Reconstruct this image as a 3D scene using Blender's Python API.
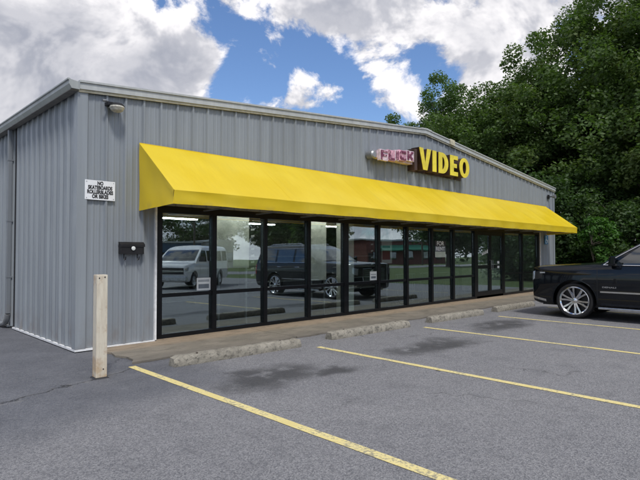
import bpy, bmesh, math, random
import numpy as np
from mathutils import Vector, Matrix
R = math.radians
S = bpy.context.scene
C = S.collection
for o in list(bpy.data.objects): bpy.data.objects.remove(o)

# ---------------------------------------------------------------- camera
cd = bpy.data.cameras.new('camera'); cam = bpy.data.objects.new('camera', cd); C.objects.link(cam)
cam.location = (-2.847, -8.041, 1.492)
cam.rotation_euler = (R(90 + 1.408), 0, -R(44.716))
cd.sensor_width = 36.0; cd.lens = 36.0 * 513.96 / 640; cd.clip_end = 3000; cd.clip_start = 0.05
S.camera = cam
S.cycles.max_bounces = 6; S.cycles.diffuse_bounces = 2; S.cycles.glossy_bounces = 3; S.cycles.transmission_bounces = 4; S.cycles.transparent_max_bounces = 10; S.cycles.caustics_reflective = False; S.cycles.caustics_refractive = False
S.render.resolution_x = 1024; S.render.resolution_y = 768
S.view_settings.view_transform = 'Standard'; S.view_settings.look = 'None'
S.view_settings.exposure = 0.80; S.view_settings.gamma = 1.0; S.view_settings.use_curve_mapping = False

# ---------------------------------------------------------------- sky and sun
SUN_EL, SUN_AZ = 56.0, 205.0          # azimuth clockwise from +Y
w = bpy.data.worlds.new('World'); S.world = w; w.use_nodes = True
class G:
    """small node-graph helper"""
    def __init__(s, tree): s.t = tree; s.n = tree.nodes; s.l = tree.links
    def node(s, typ, **kw):
        n = s.n.new(typ)
        for k, v in kw.items(): setattr(n, k, v)
        return n
    def put(s, sock, v):
        if isinstance(v, bpy.types.NodeSocket): s.l.new(v, sock)
        elif v is not None:
            if isinstance(v, (tuple, list)) and len(v) == 3 and sock.type == 'RGBA': v = (*v, 1)
            sock.default_value = v
    def math(s, op, a, b=None, c=None, clamp=False):
        n = s.node('ShaderNodeMath', operation=op, use_clamp=clamp)
        s.put(n.inputs[0], a); s.put(n.inputs[1], b)
        if c is not None: s.put(n.inputs[2], c)
        return n.outputs[0]
    def vec(s, op, a, b=None):
        n = s.node('ShaderNodeVectorMath', operation=op); s.put(n.inputs[0], a); s.put(n.inputs[1], b)
        return n.outputs['Value'] if op in ('DOT_PRODUCT', 'LENGTH', 'DISTANCE') else n.outputs[0]
    def mapping(s, v, scale=(1, 1, 1), loc=(0, 0, 0), rot=(0, 0, 0)):
        n = s.node('ShaderNodeMapping'); s.put(n.inputs['Vector'], v)
        n.inputs['Scale'].default_value = scale; n.inputs['Location'].default_value = loc; n.inputs['Rotation'].default_value = rot
        return n.outputs[0]
    def noise(s, v, scale, detail=4, rough=.55, dist=0, col=False):
        n = s.node('ShaderNodeTexNoise'); s.put(n.inputs['Vector'], v)
        n.inputs['Scale'].default_value = scale; n.inputs['Detail'].default_value = detail
        n.inputs['Roughness'].default_value = rough; n.inputs['Distortion'].default_value = dist
        return n.outputs['Color' if col else 'Fac']
    def voro(s, v, scale, feature='F1', out='Distance'):
        n = s.node('ShaderNodeTexVoronoi', feature=feature); s.put(n.inputs['Vector'], v); n.inputs['Scale'].default_value = scale
        return n.outputs[out]
    def rng(s, v, a, b, c=0., d=1., smooth=True):
        n = s.node('ShaderNodeMapRange', interpolation_type='SMOOTHSTEP' if smooth else 'LINEAR')
        s.put(n.inputs[0], v)
        for i, q in zip((1, 2, 3, 4), (a, b, c, d)): n.inputs[i].default_value = q
        return n.outputs[0]
    def mix(s, f, a, b, typ='MIX'):
        n = s.node('ShaderNodeMix', data_type='RGBA', blend_type=typ); s.put(n.inputs[0], f); s.put(n.inputs[6], a); s.put(n.inputs[7], b)
        return n.outputs[2]
    def xyz(s, v):
        n = s.node('ShaderNodeSeparateXYZ'); s.put(n.inputs[0], v); return n.outputs
    def bump(s, h, st=.3, dist=.01):
        n = s.node('ShaderNodeBump'); s.put(n.inputs['Height'], h); n.inputs['Strength'].default_value = st; n.inputs['Distance'].default_value = dist
        return n.outputs[0]

def pix_dir(u, v):
    f = 513.96
    q = cam.rotation_euler.to_matrix() @ Vector(((u - 320) / f, (240 - v) / f, -1)); return q.normalized()
def build_world():
    g = G(w.node_tree); g.n.clear()
    out = g.node('ShaderNodeOutputWorld'); bg = g.node('ShaderNodeBackground'); g.l.new(bg.outputs[0], out.inputs[0])
    sky = g.node('ShaderNodeTexSky', sky_type='NISHITA', sun_disc=False)
    sky.sun_elevation = R(SUN_EL); sky.sun_rotation = R(SUN_AZ); sky.air_density = 1.15; sky.dust_density = .3; sky.ozone_density = 3.2
    d = g.node('ShaderNodeTexCoord').outputs['Generated']
    skyc = g.mix(1.0, sky.outputs[0], (.080, .090, .108), 'MULTIPLY')
    # cloud field: direction, squashed so that the clouds lie flatter near the horizon
    v = g.mapping(d, scale=(1, 1, 1.25), loc=(3.1, 7.7, 1.4))
    warp = g.noise(v, 5.0, 0, .5, col=True)
    v2 = g.vec('ADD', v, g.vec('MULTIPLY', g.vec('SUBTRACT', warp, (.5, .5, .5)), (.13, .13, .13)))
    def density(q, det=6):
        return g.math('ADD', g.math('MULTIPLY', g.noise(q, 3.6, 1.5, .5), .80), g.math('MULTIPLY', g.noise(q, 8.5, det, .62), 1.05))   # mean about .92
    dens = density(v2)
    # blue gaps and the thick grey bank where the photograph has them
    def blob(u, vv, rad, wgt):
        q = pix_dir(u, vv); dp = g.vec('DOT_PRODUCT', d, tuple(q))
        return g.rng(dp, math.cos(rad / 514.), 1.0, 0, wgt)
    acc = g.math('ADD', dens, .045)
    for (u, vv, rad, wg) in [(266, 46, 56, -.30), (322, 62, 44, -.10), (392, 106, 80, -.17), (318, 108, 70, -.15), (245, 96, 46, -.12), (190, 14, 44, -.24),
                             (228, 88, 36, -.10), (442, 58, 34, -.16), (50, 40, 150, .20), (330, 58, 30, -.12), (470, 25, 110, .14), (330, 12, 90, .16), (160, 75, 60, .10), (275, 84, 40, .10), (350, 84, 40, .10), (222, 55, 40, .08), (310, 88, 36, .10)]:
        acc = g.math('ADD', acc, blob(u, vv, rad, wg))
    cover = g.rng(acc, .86, 1.0)
    # shade: relief from a sample shifted towards the light, thick bodies greyer
    dens_s = density(g.vec('ADD', v2, (-.010, -.018, .034)), 4)
    relief = g.rng(g.math('SUBTRACT', dens, dens_s), -.13, .12)
    thick = g.rng(acc, .96, 1.36)
    lum = g.math('MULTIPLY', g.math('ADD', .42, g.math('MULTIPLY', relief, .64)), g.math('SUBTRACT', 1.0, g.math('MULTIPLY', thick, .56)))
    cc = g.mix(lum, (.17, .195, .265), (.84, .82, .83))
    g.put(bg.inputs[0], g.mix(cover, skyc, cc)); bg.inputs[1].default_value = 0.76
    # the sky node itself enters at about 0.1 of its physical radiance (the multiply above)
build_world()
sd = bpy.data.lights.new('sun', 'SUN'); sun = bpy.data.objects.new('sun', sd); C.objects.link(sun)
sd.energy = 1.5; sd.angle = R(10); sd.color = (1, .965, .9)
az, el = R(SUN_AZ), R(SUN_EL)
sun.rotation_euler = Vector((math.sin(az) * math.cos(el), math.cos(az) * math.cos(el), math.sin(el))).to_track_quat('Z', 'Y').to_euler()

# ---------------------------------------------------------------- materials
MATS = {}
def newmat(name):
    m = bpy.data.materials.new(name); m.use_nodes = True; MATS[name] = m
    g = G(m.node_tree); b = g.n['Principled BSDF']; return m, g, b
def pos(g): return g.node('ShaderNodeNewGeometry').outputs['Position']
def objco(g): return g.node('ShaderNodeTexCoord').outputs['Object']
def simple(name, col, rough=.5, metal=0., var=.12, scale=6., coat=0., bump=0., spec=.5):
    m, g, b = newmat(name); v = objco(g)
    n = g.noise(v, scale, 5, .6)
    k = g.rng(n, .3, .7, 1 - var, 1 + var)
    g.put(b.inputs['Base Color'], g.mix(1.0, col, g.node('ShaderNodeCombineColor').outputs[0], 'MULTIPLY'))
    cc = g.n[-1] if False else [x for x in g.n if x.type == 'COMBINE_COLOR'][0]
    for i in range(3): g.put(cc.inputs[i], k)
    g.put(b.inputs['Roughness'], g.rng(n, .2, .8, rough * .85, min(1, rough * 1.15)))
    b.inputs['Metallic'].default_value = metal; b.inputs['Specular IOR Level'].default_value = spec
    b.inputs['Coat Weight'].default_value = coat; b.inputs['Coat Roughness'].default_value = .03
    if bump: g.put(b.inputs['Normal'], g.bump(g.noise(v, scale * 6, 4, .6), bump, .01))
    return m

def m_metal(name, col, dirt=1.0):
    m, g, b = newmat(name); p = pos(g); z = g.xyz(p)[2]
    streak = g.noise(g.mapping(p, scale=(9, 9, .35)), 1.0, 5, .6)
    blot = g.noise(p, 1.3, 4, .55)
    c = g.mix(g.rng(streak, .3, .75), tuple(q * .90 for q in col), tuple(min(1, q * 1.08) for q in col))
    c = g.mix(g.math('MULTIPLY', g.rng(blot, .45, .75), .22), c, tuple(q * .78 for q in col))
    dz = g.math('MULTIPLY', g.rng(z, .02, .75, 1, 0), g.rng(g.noise(g.mapping(p, scale=(3.5, 3.5, 1.6)), 1.6, 6, .65), .40, .72))
    c = g.mix(g.math('MULTIPLY', dz, 0.60 * dirt), c, (.20, .17, .15))
    # rust specks
    rs = g.math('MULTIPLY', g.rng(g.noise(p, 26, 3, .6), .74, .80), g.rng(blot, .5, .62))
    c = g.mix(g.math('MULTIPLY', rs, .45), c, (.16, .09, .055))
    oi = g.node('ShaderNodeObjectInfo').outputs['Random']; c = g.mix(g.math('MULTIPLY', oi, .16), c, tuple(q * .6 for q in col))
    g.put(b.inputs['Base Color'], c); b.inputs['Metallic'].default_value = .12
    g.put(b.inputs['Roughness'], g.rng(blot, .3, .7, .38, .56))
    g.put(b.inputs['Normal'], g.bump(g.noise(g.mapping(p, scale=(1, 1, .6)), 2.2, 3, .5), .10, .05))
    return m
m_metal('wall_metal', (.272, .300, .330))
m_metal('trim_metal', (.49, .51, .505), .5)
m_metal('corner_metal', (.295, .325, .355), .8)
m_metal('downspout_metal', (.20, .22, .245), .8)
m_metal('gutter_metal', (.38, .405, .40), .5)
m_metal('roof_metal', (.45, .47, .48), .4)
simple('cream_trim', (.55, .51, .38), .5, var=.2, scale=9)
simple('white_trim', (.78, .79, .80), .45, var=.12, scale=14)
simple('soffit', (.23, .22, .20), .7, var=.2)

def m_awning():
    m, g, b = newmat('awning_vinyl'); p = pos(g)
    x, y, z = g.xyz(p)
    n = g.noise(p, .9, 4, .5); st = g.noise(g.mapping(p, scale=(4.5, 1.2, .8)), 1.2, 5, .6)
    c = g.mix(g.rng(n, .35, .7), (.80, .578, .012), (.86, .650, .038))
    c = g.mix(g.math('MULTIPLY', g.rng(st, .55, .78), .30), c, (.68, .53, .06))
    edge = g.math('MULTIPLY', g.rng(z, 2.22, 2.32, 1, 0), g.rng(g.noise(p, 3.5, 5, .6), .48, .66))
    c = g.mix(g.math('MULTIPLY', edge, .30), c, (.48, .36, .10))
    g.put(b.inputs['Base Color'], c); b.inputs['Roughness'].default_value = .42
    g.put(b.inputs['Normal'], g.bump(g.noise(g.mapping(p, scale=(2.6, .7, .7)), 1.5, 3, .5), .28, .05))
    tr = g.node('ShaderNodeBsdfTranslucent'); g.put(tr.inputs[0], (.80, .50, .02, 1))
    mx = g.node('ShaderNodeMixShader'); mx.inputs[0].default_value = .16
    g.l.new(b.outputs[0], mx.inputs[1]); g.l.new(tr.outputs[0], mx.inputs[2]); g.l.new(mx.outputs[0], g.n['Material Output'].inputs[0])
m_awning()

def m_asphalt():
    m, g, b = newmat('asphalt'); p = pos(g); x, y, z = g.xyz(p)
    wv = g.noise(p, 1.1, 4, .6, col=True)
    pw = g.vec('ADD', p, g.vec('MULTIPLY', g.vec('SUBTRACT', wv, (.5, .5, .5)), (1.3, 1.0, 0)))
    xw, yw, _ = g.xyz(pw)
    grit = g.noise(p, 110, 1, .8); peb = g.voro(p, 85, 'F1', 'Color'); pebd = g.voro(p, 85)
    gv = g.xyz(peb)[0]
    base = g.mix(g.rng(g.noise(p, .45, 4, .6), .3, .7), (.135, .137, .150), (.178, .178, .188))
    speck = g.math('ADD', g.math('MULTIPLY', gv, .75), g.math('MULTIPLY', g.rng(grit, .3, .7), .55))
    agg = g.mix(g.rng(speck, .15, 1.2, 0, 1, False), (.045, .046, .056), (.42, .415, .415))
    worn = g.mix(.52, base, agg)
    worn = g.mix(g.math('MULTIPLY', g.rng(g.noise(p, 2.3, 4, .65), .47, .75), .35), worn, (.085, .086, .094))
    # smooth dark sealed patch against the building's left end
    msk = g.math('MULTIPLY', g.rng(g.math('ADD', yw, g.math('MULTIPLY', xw, -.18)), -3.6, -2.5), g.rng(xw, .4, 1.5, 1, 0))
    seal = g.mix(g.rng(g.noise(p, 1.7, 4, .62), .3, .7), (.058, .064, .080), (.100, .106, .124))
    seal = g.mix(.25, seal, agg)
    scuff = g.math('MULTIPLY', g.rng(g.noise(g.mapping(p, scale=(1.2, 3.2, 1), rot=(0, 0, .5)), 2.6, 6, .7), .58, .70), .40)
    seal = g.mix(scuff, seal, (.23, .23, .235))
    c = g.mix(msk, worn, seal)
    # oil stains in the stalls
    tot = None
    for (sx, sy, rx, ry) in [(1.15, -3.15, .85, .45), (4.35, -3.45, 1.15, .50), (7.35, -3.15, 1.35, .45), (10.4, -3.6, 1.2, .6), (1.9, -3.55, .5, .22)]:
        ddx = g.math('DIVIDE', g.math('SUBTRACT', xw, sx - .0), rx); ddy = g.math('DIVIDE', g.math('SUBTRACT', yw, sy), ry)
        q = g.rng(g.math('ADD', g.math('MULTIPLY', ddx, ddx), g.math('MULTIPLY', ddy, ddy)), .05, 1.25, 1, 0)
        tot = q if tot is None else g.math('MAXIMUM', tot, q)
    tot = g.math('MULTIPLY', tot, g.rng(g.noise(p, 3.2, 4, .65), .24, .52))
    c = g.mix(g.math('MULTIPLY', tot, .78), c, (.028, .028, .030))
    # small spots (old gum, drips)
    sp = g.math('MULTIPLY', g.rng(g.voro(pw, 1.05), .024, .040, 1, 0), .80)
    c = g.mix(sp, c, (.028, .028, .03))
    # one long crack towards the post plus fine map cracks in the sealed patch
    line = g.math('ABSOLUTE', g.math('SUBTRACT', g.math('ADD', y, g.math('MULTIPLY', g.math('SUBTRACT', g.noise(p, 3.5, 6, .65), .5), .42)), g.math('ADD', -1.66, g.math('MULTIPLY', x, .36))))
    cr = g.math('MULTIPLY', g.rng(line, .006, .022, 1, 0), g.rng(x, -.1, .35, 1, 0))
    hal = g.math('MULTIPLY', g.math('MULTIPLY', g.rng(line, .0, .13, 1, 0), g.rng(x, -.1, .35, 1, 0)), g.rng(g.noise(p, 5, 5, .6), .45, .7))
    c = g.mix(g.math('MULTIPLY', hal, .45), c, (.26, .25, .22))
    vc = g.voro(pw, .42, 'DISTANCE_TO_EDGE')
    cr2 = g.math('MULTIPLY', g.rng(vc, .002, .009, 1, 0), g.rng(g.noise(p, .5, 3, .5), .50, .62))
    crack = g.math('MAXIMUM', cr, g.math('MULTIPLY', cr2, .55))
    c = g.mix(g.math('MULTIPLY', crack, .85), c, (.022, .022, .024))
    g.put(b.inputs['Base Color'], c)
    g.put(b.inputs['Roughness'], g.math('SUBTRACT', .88, g.math('MULTIPLY', g.math('MAXIMUM', tot, g.math('MULTIPLY', msk, .55)), .26)))
    hgt = g.math('ADD', pebd, g.math('MULTIPLY', grit, .5))
    g.put(b.inputs['Normal'], g.bump(hgt, .55, .012))
    return m
m_asphalt()
def m_paint():
    m, g, b = newmat('line_paint'); p = pos(g)
    n = g.noise(p, 30, 6, .7); n2 = g.noise(p, 3.5, 4, .6)
    wear = g.rng(g.math('ADD', g.math('MULTIPLY', n, .75), g.math('MULTIPLY', n2, .5)), .62, .76)
    c = g.mix(g.rng(n2, .3, .7), (.66, .55, .22), (.72, .62, .30))
    c = g.mix(g.math('MULTIPLY', wear, .75), c, (.17, .165, .15)); g.put(b.inputs['Base Color'], c); b.inputs['Roughness'].default_value = .75
    g.put(b.inputs['Normal'], g.bump(g.voro(p, 48), .35, .01))
m_paint()
def m_concrete(name, c0, c1, dirt=(.17, .15, .12), amt=.5, warm=False, sc=1.0):
    m, g, b = newmat(name); p = pos(g); x, y, z = g.xyz(p)
    n = g.noise(p, 1.4 * sc, 6, .62); f = g.noise(p, 42, 4, .7); n3 = g.noise(g.mapping(p, scale=(1, 2.4, 1)), 3.1 * sc, 6, .65)
    c = g.mix(g.rng(n, .3, .7), c0, c1)
    if warm:
        band = g.rng(g.math('ADD', y, g.math('MULTIPLY', g.math('SUBTRACT', n3, .5), .35)), -.62, -.30)
        c = g.mix(g.math('MULTIPLY', band, .7), c, (.36, .275, .19))
        c = g.mix(g.math('MULTIPLY', g.rng(g.math('ADD', y, g.math('MULTIPLY', n3, .5)), -1.05, -.72, 1, 0), .55), c, (.15, .135, .115))
    c = g.mix(g.math('MULTIPLY', g.rng(n3, .46, .72), amt), c, dirt)
    c = g.mix(g.math('MULTIPLY', g.rng(f, .55, .78), .35), c, tuple(q * .45 for q in c0))
    g.put(b.inputs['Base Color'], c); b.inputs['Roughness'].default_value = .9
    g.put(b.inputs['Normal'], g.bump(g.math('ADD', f, g.math('MULTIPLY', n3, 1.5)), .55, .02))
m_concrete('walk_concrete', (.175, .158, .128), (.25, .222, .18), (.095, .085, .066), .6, warm=True)
m_concrete('stop_concrete', (.235, .218, .180), (.34, .315, .262), (.050, .046, .040), .80, sc=5.0)
def m_wood():
    m, g, b = newmat('post_paint'); p = pos(g); z = g.xyz(p)[2]
    gr = g.noise(g.mapping(p, scale=(14, 14, 1.4)), 2.5, 6, .65); bl = g.noise(p, 6, 6, .65)
    c = g.mix(g.rng(gr, .35, .7), (.66, .61, .50), (.55, .49, .39))
    c = g.mix(g.math('MULTIPLY', g.rng(bl, .50, .68), .62), c, (.40, .27, .17))
    low = g.math('MULTIPLY', g.rng(z, .03, .30, 1, 0), g.rng(bl, .30, .60)); c = g.mix(g.math('MULTIPLY', low, .75), c, (.40, .25, .11))
    sp = g.rng(g.noise(p, 22, 4, .6), .67, .74); c = g.mix(g.math('MULTIPLY', sp, .7), c, (.15, .09, .06))
    g.put(b.inputs['Base Color'], c); b.inputs['Roughness'].default_value = .72; g.put(b.inputs['Normal'], g.bump(gr, .35, .01))
m_wood()
def m_glass(name, tint, refl, rough=0.0):
    m, g, b = newmat(name); g.n.remove(b)
    ge = g.node('ShaderNodeNewGeometry'); co = g.math('ABSOLUTE', g.vec('DOT_PRODUCT', ge.outputs['Incoming'], ge.outputs['True Normal']))
    sch = g.math('POWER', g.math('SUBTRACT', 1.0, co, clamp=True), 5.0)
    fac = g.math('ADD', g.math('MULTIPLY', sch, 1 - refl), refl, clamp=True)
    t = g.node('ShaderNodeBsdfTransparent'); g.put(t.inputs[0], (*tint, 1))
    gl = g.node('ShaderNodeBsdfGlossy'); gl.inputs['Roughness'].default_value = rough; g.put(gl.inputs[0], (.82, .94, 1.0, 1))
    p = pos(g); nn = g.node('ShaderNodeBump'); g.put(nn.inputs['Height'], g.noise(p, .9, 2, .4)); nn.inputs['Strength'].default_value = .03; nn.inputs['Distance'].default_value = .05
    g.l.new(nn.outputs[0], gl.inputs['Normal'])
    mx = g.node('ShaderNodeMixShader'); g.put(mx.inputs[0], fac); g.l.new(t.outputs[0], mx.inputs[1]); g.l.new(gl.outputs[0], mx.inputs[2])
    g.l.new(mx.outputs[0], g.n['Material Output'].inputs[0])
m_glass('shop_glass', (.92, .97, .96), .25)
m_glass('far_glass', (.35, .4, .42), .15)
simple('frame_bronze', (.006, .007, .009), .32, 0, .2, 4, spec=.25)
simple('dark_metal', (.02, .02, .022), .45, .4, .2)
simple('grey_metal', (.30, .31, .32), .4, .6, .15)
simple('lamp_glass', (.50, .48, .42), .3, 0, .25, 20)
simple('sign_white', (.80, .82, .85), .45, 0, .05, 8)
simple('sign_black', (.012, .012, .014), .5)
simple('letter_yellow', (.80, .66, .05), .4, 0, .14, 5)
simple('letter_brown', (.055, .030, .022), .5, 0, .3, 5)
simple('letter_pink', (.66, .36, .45), .6, 0, .40, 9)
simple('letter_pale', (.70, .56, .62), .6, 0, .25, 9)
def m_faded():
    m, g, b = newmat('letter_wine'); p = pos(g); n = g.noise(p, 7, 5, .7)
    g.put(b.inputs['Base Color'], g.mix(g.rng(n, .47, .66), (.15, .03, .075), (.60, .34, .42))); b.inputs['Roughness'].default_value = .7
m_faded()
simple('blue_plate', (.06, .22, .42), .4)
simple('paper', (.72, .75, .74), .8, 0, .06)
simple('paper_ink', (.16, .19, .22), .8)
simple('poster_red', (.22, .05, .05), .6); simple('poster_dark', (.03, .035, .04), .6)
simple('rent_pale', (.52, .58, .50), .7)
simple('panel_pale', (.74, .76, .68), .8, 0, .18, 3)
simple('wall_inside', (.09, .09, .085), .9, 0, .1, 2)
simple('carpet', (.035, .037, .042), 1, 0, .25, 9)
simple('ceiling_tile', (.42, .41, .37), .9, 0, .08, 5)
simple('counter_pale', (.36, .40, .39), .6)
def emit(name, col, st):
    m, g, b = newmat(name); g.put(b.inputs['Base Color'], col); g.put(b.inputs['Emission Color'], col); b.inputs['Emission Strength'].default_value = st
emit('tube_light', (1, .97, .88), 14.0)
# vehicles
def m_carpaint(name, col, flake=.0):
    m, g, b = newmat(name); p = objco(g)
    d = g.rng(g.noise(p, 3.0, 5, .6), .4, .8); z = g.xyz(p)[2]
    dust = g.math('MULTIPLY', g.math('MULTIPLY', g.rng(z, .25, .75, 1, 0), d), .10)
    g.put(b.inputs['Base Color'], g.mix(dust, col, (.11, .10, .09))); b.inputs['Specular IOR Level'].default_value = .15; g.put(b.inputs['Roughness'], g.math('ADD', .22, g.math('MULTIPLY', dust, .8)))
    b.inputs['Coat Weight'].default_value = .62; b.inputs['Coat Roughness'].default_value = .02
m_carpaint('black_paint', (.003, .0045, .0075)); m_carpaint('white_paint', (.72, .73, .73))
simple('chrome', (.62, .63, .65), .12, 1, .06); simple('satin_metal', (.42, .43, .45), .28, 1, .1)
simple('rubber', (.008, .008, .009), .75, 0, .3, 20); simple('black_plastic', (.014, .014, .015), .5)
simple('auto_glass', (.010, .014, .015), .04, 0, .1, 2, coat=1, spec=.9); simple('headlamp', (.42, .45, .48), .10, .3, .15, 14, coat=1); simple('red_lens', (.30, .01, .01), .15, coat=1)
# far surroundings
simple('blue_siding', (.035, .095, .19), .6, 0, .15, 1); simple('pale_siding', (.40, .41, .39), .7, 0, .1, 1); simple('brick_red', (.16, .06, .05), .85, 0, .25, 3)
simple('green_canvas', (.03, .20, .12), .7); simple('pole_wood', (.09, .075, .06), .9, 0, .3, 4); simple('wire_black', (.02, .02, .02), .6)
def m_bark():
    m, g, b = newmat('bark'); p = pos(g); n = g.noise(g.mapping(p, scale=(5, 5, 1)), 2.0, 6, .7)
    g.put(b.inputs['Base Color'], g.mix(g.rng(n, .3, .7), (.035, .028, .022), (.11, .09, .075))); b.inputs['Roughness'].default_value = .95
    g.put(b.inputs['Normal'], g.bump(n, .7, .05))
m_bark()
def m_leaf(name, c0, c1, c2):
    m, g, b = newmat(name); ge = g.node('ShaderNodeNewGeometry'); rnd = ge.outputs['Random Per Island']
    n = g.noise(ge.outputs['Position'], .55, 3, .6)
    c = g.mix(rnd, c0, c1); c = g.mix(g.math('MULTIPLY', g.rng(n, .50, .72), .75), c, c2)
    g.put(b.inputs['Base Color'], c); b.inputs['Roughness'].default_value = .55; b.inputs['Specular IOR Level'].default_value = .35
    tr = g.node('ShaderNodeBsdfTranslucent'); g.put(tr.inputs[0], g.mix(1.0, c, (1.5, 1.75, .7), 'MULTIPLY'))
    mx = g.node('ShaderNodeMixShader'); mx.inputs[0].default_value = .32
    g.l.new(b.outputs[0], mx.inputs[1]); g.l.new(tr.outputs[0], mx.inputs[2]); g.l.new(mx.outputs[0], g.n['Material Output'].inputs[0])
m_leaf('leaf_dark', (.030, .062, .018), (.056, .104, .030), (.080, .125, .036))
m_leaf('leaf_mid', (.056, .100, .026), (.092, .150, .042), (.130, .165, .050))
m_leaf('leaf_pale', (.060, .115, .035), (.10, .165, .055), (.125, .185, .06))
m_leaf('leaf_bright', (.045, .12, .022), (.070, .16, .030), (.08, .17, .035))
def m_grass():
    m, g, b = newmat('grass'); p = pos(g)
    c = g.mix(g.rng(g.noise(p, .35, 6, .65), .3, .7), (.055, .095, .022), (.10, .135, .035))
    c = g.mix(g.rng(g.noise(p, 9, 5, .7), .45, .8), c, (.045, .055, .022)); g.put(b.inputs['Base Color'], c); b.inputs['Roughness'].default_value = .95
    g.put(b.inputs['Normal'], g.bump(g.noise(p, 14, 5, .7), .8, .08))
m_grass()
def MT(n): return MATS[n]

# ---------------------------------------------------------------- mesh helpers
class MB:
    def __init__(s): s.v = []; s.f = []
    def add(s, vs, fs):
        o = len(s.v); s.v += [tuple(q) for q in vs]; s.f += [tuple(i + o for i in f) for f in fs]; return s
    def box(s, x0, x1, y0, y1, z0, z1):
        return s.add([(x0, y0, z0), (x1, y0, z0), (x1, y1, z0), (x0, y1, z0), (x0, y0, z1), (x1, y0, z1), (x1, y1, z1), (x0, y1, z1)],
                     [(3, 2, 1, 0), (4, 5, 6, 7), (0, 1, 5, 4), (1, 2, 6, 5), (2, 3, 7, 6), (3, 0, 4, 7)])
    def prism(s, poly, axis, a, b):
        """poly: list of 2D points extruded along axis from a to b"""
        def P(q, t): return {'x': (t, q[0], q[1]), 'y': (q[0], t, q[1]), 'z': (q[0], q[1], t)}[axis]
        n = len(poly); vs = [P(q, a) for q in poly] + [P(q, b) for q in poly]
        return s.add(vs, [tuple(range(n)), tuple(range(2 * n - 1, n - 1, -1))] + [(i, i + n, (i + 1) % n + n, (i + 1) % n) for i in range(n)])
    def loft(s, rings, cap=True, closed=True):
        n = len(rings[0]); vs = [q for r in rings for q in r]; fs = []
        for k in range(len(rings) - 1):
            for i in range(n if closed else n - 1):
                j = (i + 1) % n; fs.append((k * n + i, k * n + j, (k + 1) * n + j, (k + 1) * n + i))
        if cap: fs += [tuple(range(n - 1, -1, -1)), tuple(range((len(rings) - 1) * n, len(rings) * n))]
        return s.add(vs, fs)
    def tube(s, pts, rad, n=8, cap=True):
        pts = [Vector(p) for p in pts]
        if not isinstance(rad, (list, tuple)): rad = [rad] * len(pts)
        rings = []; ref = None
        for i, p in enumerate(pts):
            t = (pts[min(i + 1, len(pts) - 1)] - pts[max(i - 1, 0)]).normalized()
            if ref is None: ref = t.orthogonal().normalized()
            ref = (ref - t * ref.dot(t))
            ref = ref.normalized() if ref.length > 1e-5 else t.orthogonal().normalized()
            b2 = t.cross(ref)
            rings.append([p + (ref * math.cos(2 * math.pi * k / n) + b2 * math.sin(2 * math.pi * k / n)) * rad[i] for k in range(n)])
        return s.loft(rings, cap)
    def lathe(s, prof, axis='z', n=32, c=(0, 0, 0), close=False):
        rings = []
        for (r, h) in prof:
            ring = []
            for k in range(n):
                a = 2 * math.pi * k / n; u, v2 = r * math.cos(a), r * math.sin(a)
                q = {'z': (u, v2, h), 'y': (u, h, v2), 'x': (h, u, v2)}[axis]; ring.append((q[0] + c[0], q[1] + c[1], q[2] + c[2]))
            rings.append(ring)
        if close: rings.append(rings[0])
        return s.loft(rings, cap=not close)
    def build(s, name, mat, parent=None, smooth=False, bevel=0, sharp=None):
        me = bpy.data.meshes.new(name); me.from_pydata(s.v, [], s.f); me.update()
        bm = bmesh.new(); bm.from_mesh(me)
        if bevel: bmesh.ops.bevel(bm, geom=[e for e in bm.edges if len(e.link_faces) == 2 and e.calc_face_angle(0) > .5], offset=bevel, segments=2, profile=.7, affect='EDGES', clamp_overlap=True)
        bmesh.ops.recalc_face_normals(bm, faces=bm.faces); bm.to_mesh(me); bm.free()
        if smooth or sharp:
            for q in me.polygons: q.use_smooth = True
            me.set_sharp_from_angle(angle=R(sharp or 35))
        if mat: me.materials.append(MT(mat))
        o = bpy.data.objects.new(name, me); C.objects.link(o)
        if parent: o.parent = parent
        return o
def tag(o, label=None, cat=None, group=None, kind=None):
    if label: o['label'] = label
    if cat: o['category'] = cat
    if group: o['group'] = group
    if kind: o['kind'] = kind
    return o
def thing(name, label, cat, loc=(0, 0, 0), rz=0, group=None):
    o = bpy.data.objects.new(name, None); C.objects.link(o); o.location = loc; o.rotation_euler = (0, 0, rz); o.empty_display_size = .3
    return tag(o, label, cat, group)
def local(o):
    """children are modelled in world space: move them under the thing without shifting"""
    for c in o.children: c.matrix_parent_inverse = Matrix.Translation(-o.location)
def text_mesh(body, size, mat, name, parent, loc, depth=.004, width=None, offset=0., align='CENTER', rz=0):
    cu = bpy.data.curves.new(name, 'FONT'); cu.body = body; cu.size = size; cu.extrude = depth; cu.offset = offset; cu.align_x = align; cu.align_y = 'CENTER'; cu.resolution_u = 4
    t = bpy.data.objects.new('tmp', cu); C.objects.link(t)
    dg = bpy.context.evaluated_depsgraph_get(); me = bpy.data.meshes.new_from_object(t.evaluated_get(dg)); bpy.data.objects.remove(t)
    xs = [v.co.x for v in me.vertices]; wd = max(xs) - min(xs)
    k = (width / wd) if width else 1.0
    rm = Matrix.Rotation(rz, 4, 'Z') @ Matrix.Rotation(R(90), 4, 'X') @ Matrix.Diagonal((k, 1, 1, 1)); me.transform(Matrix.Translation(loc) @ rm)
    me.materials.clear(); me.materials.append(MT(mat))
    o = bpy.data.objects.new(name, me); C.objects.link(o); o.parent = parent; return o

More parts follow.
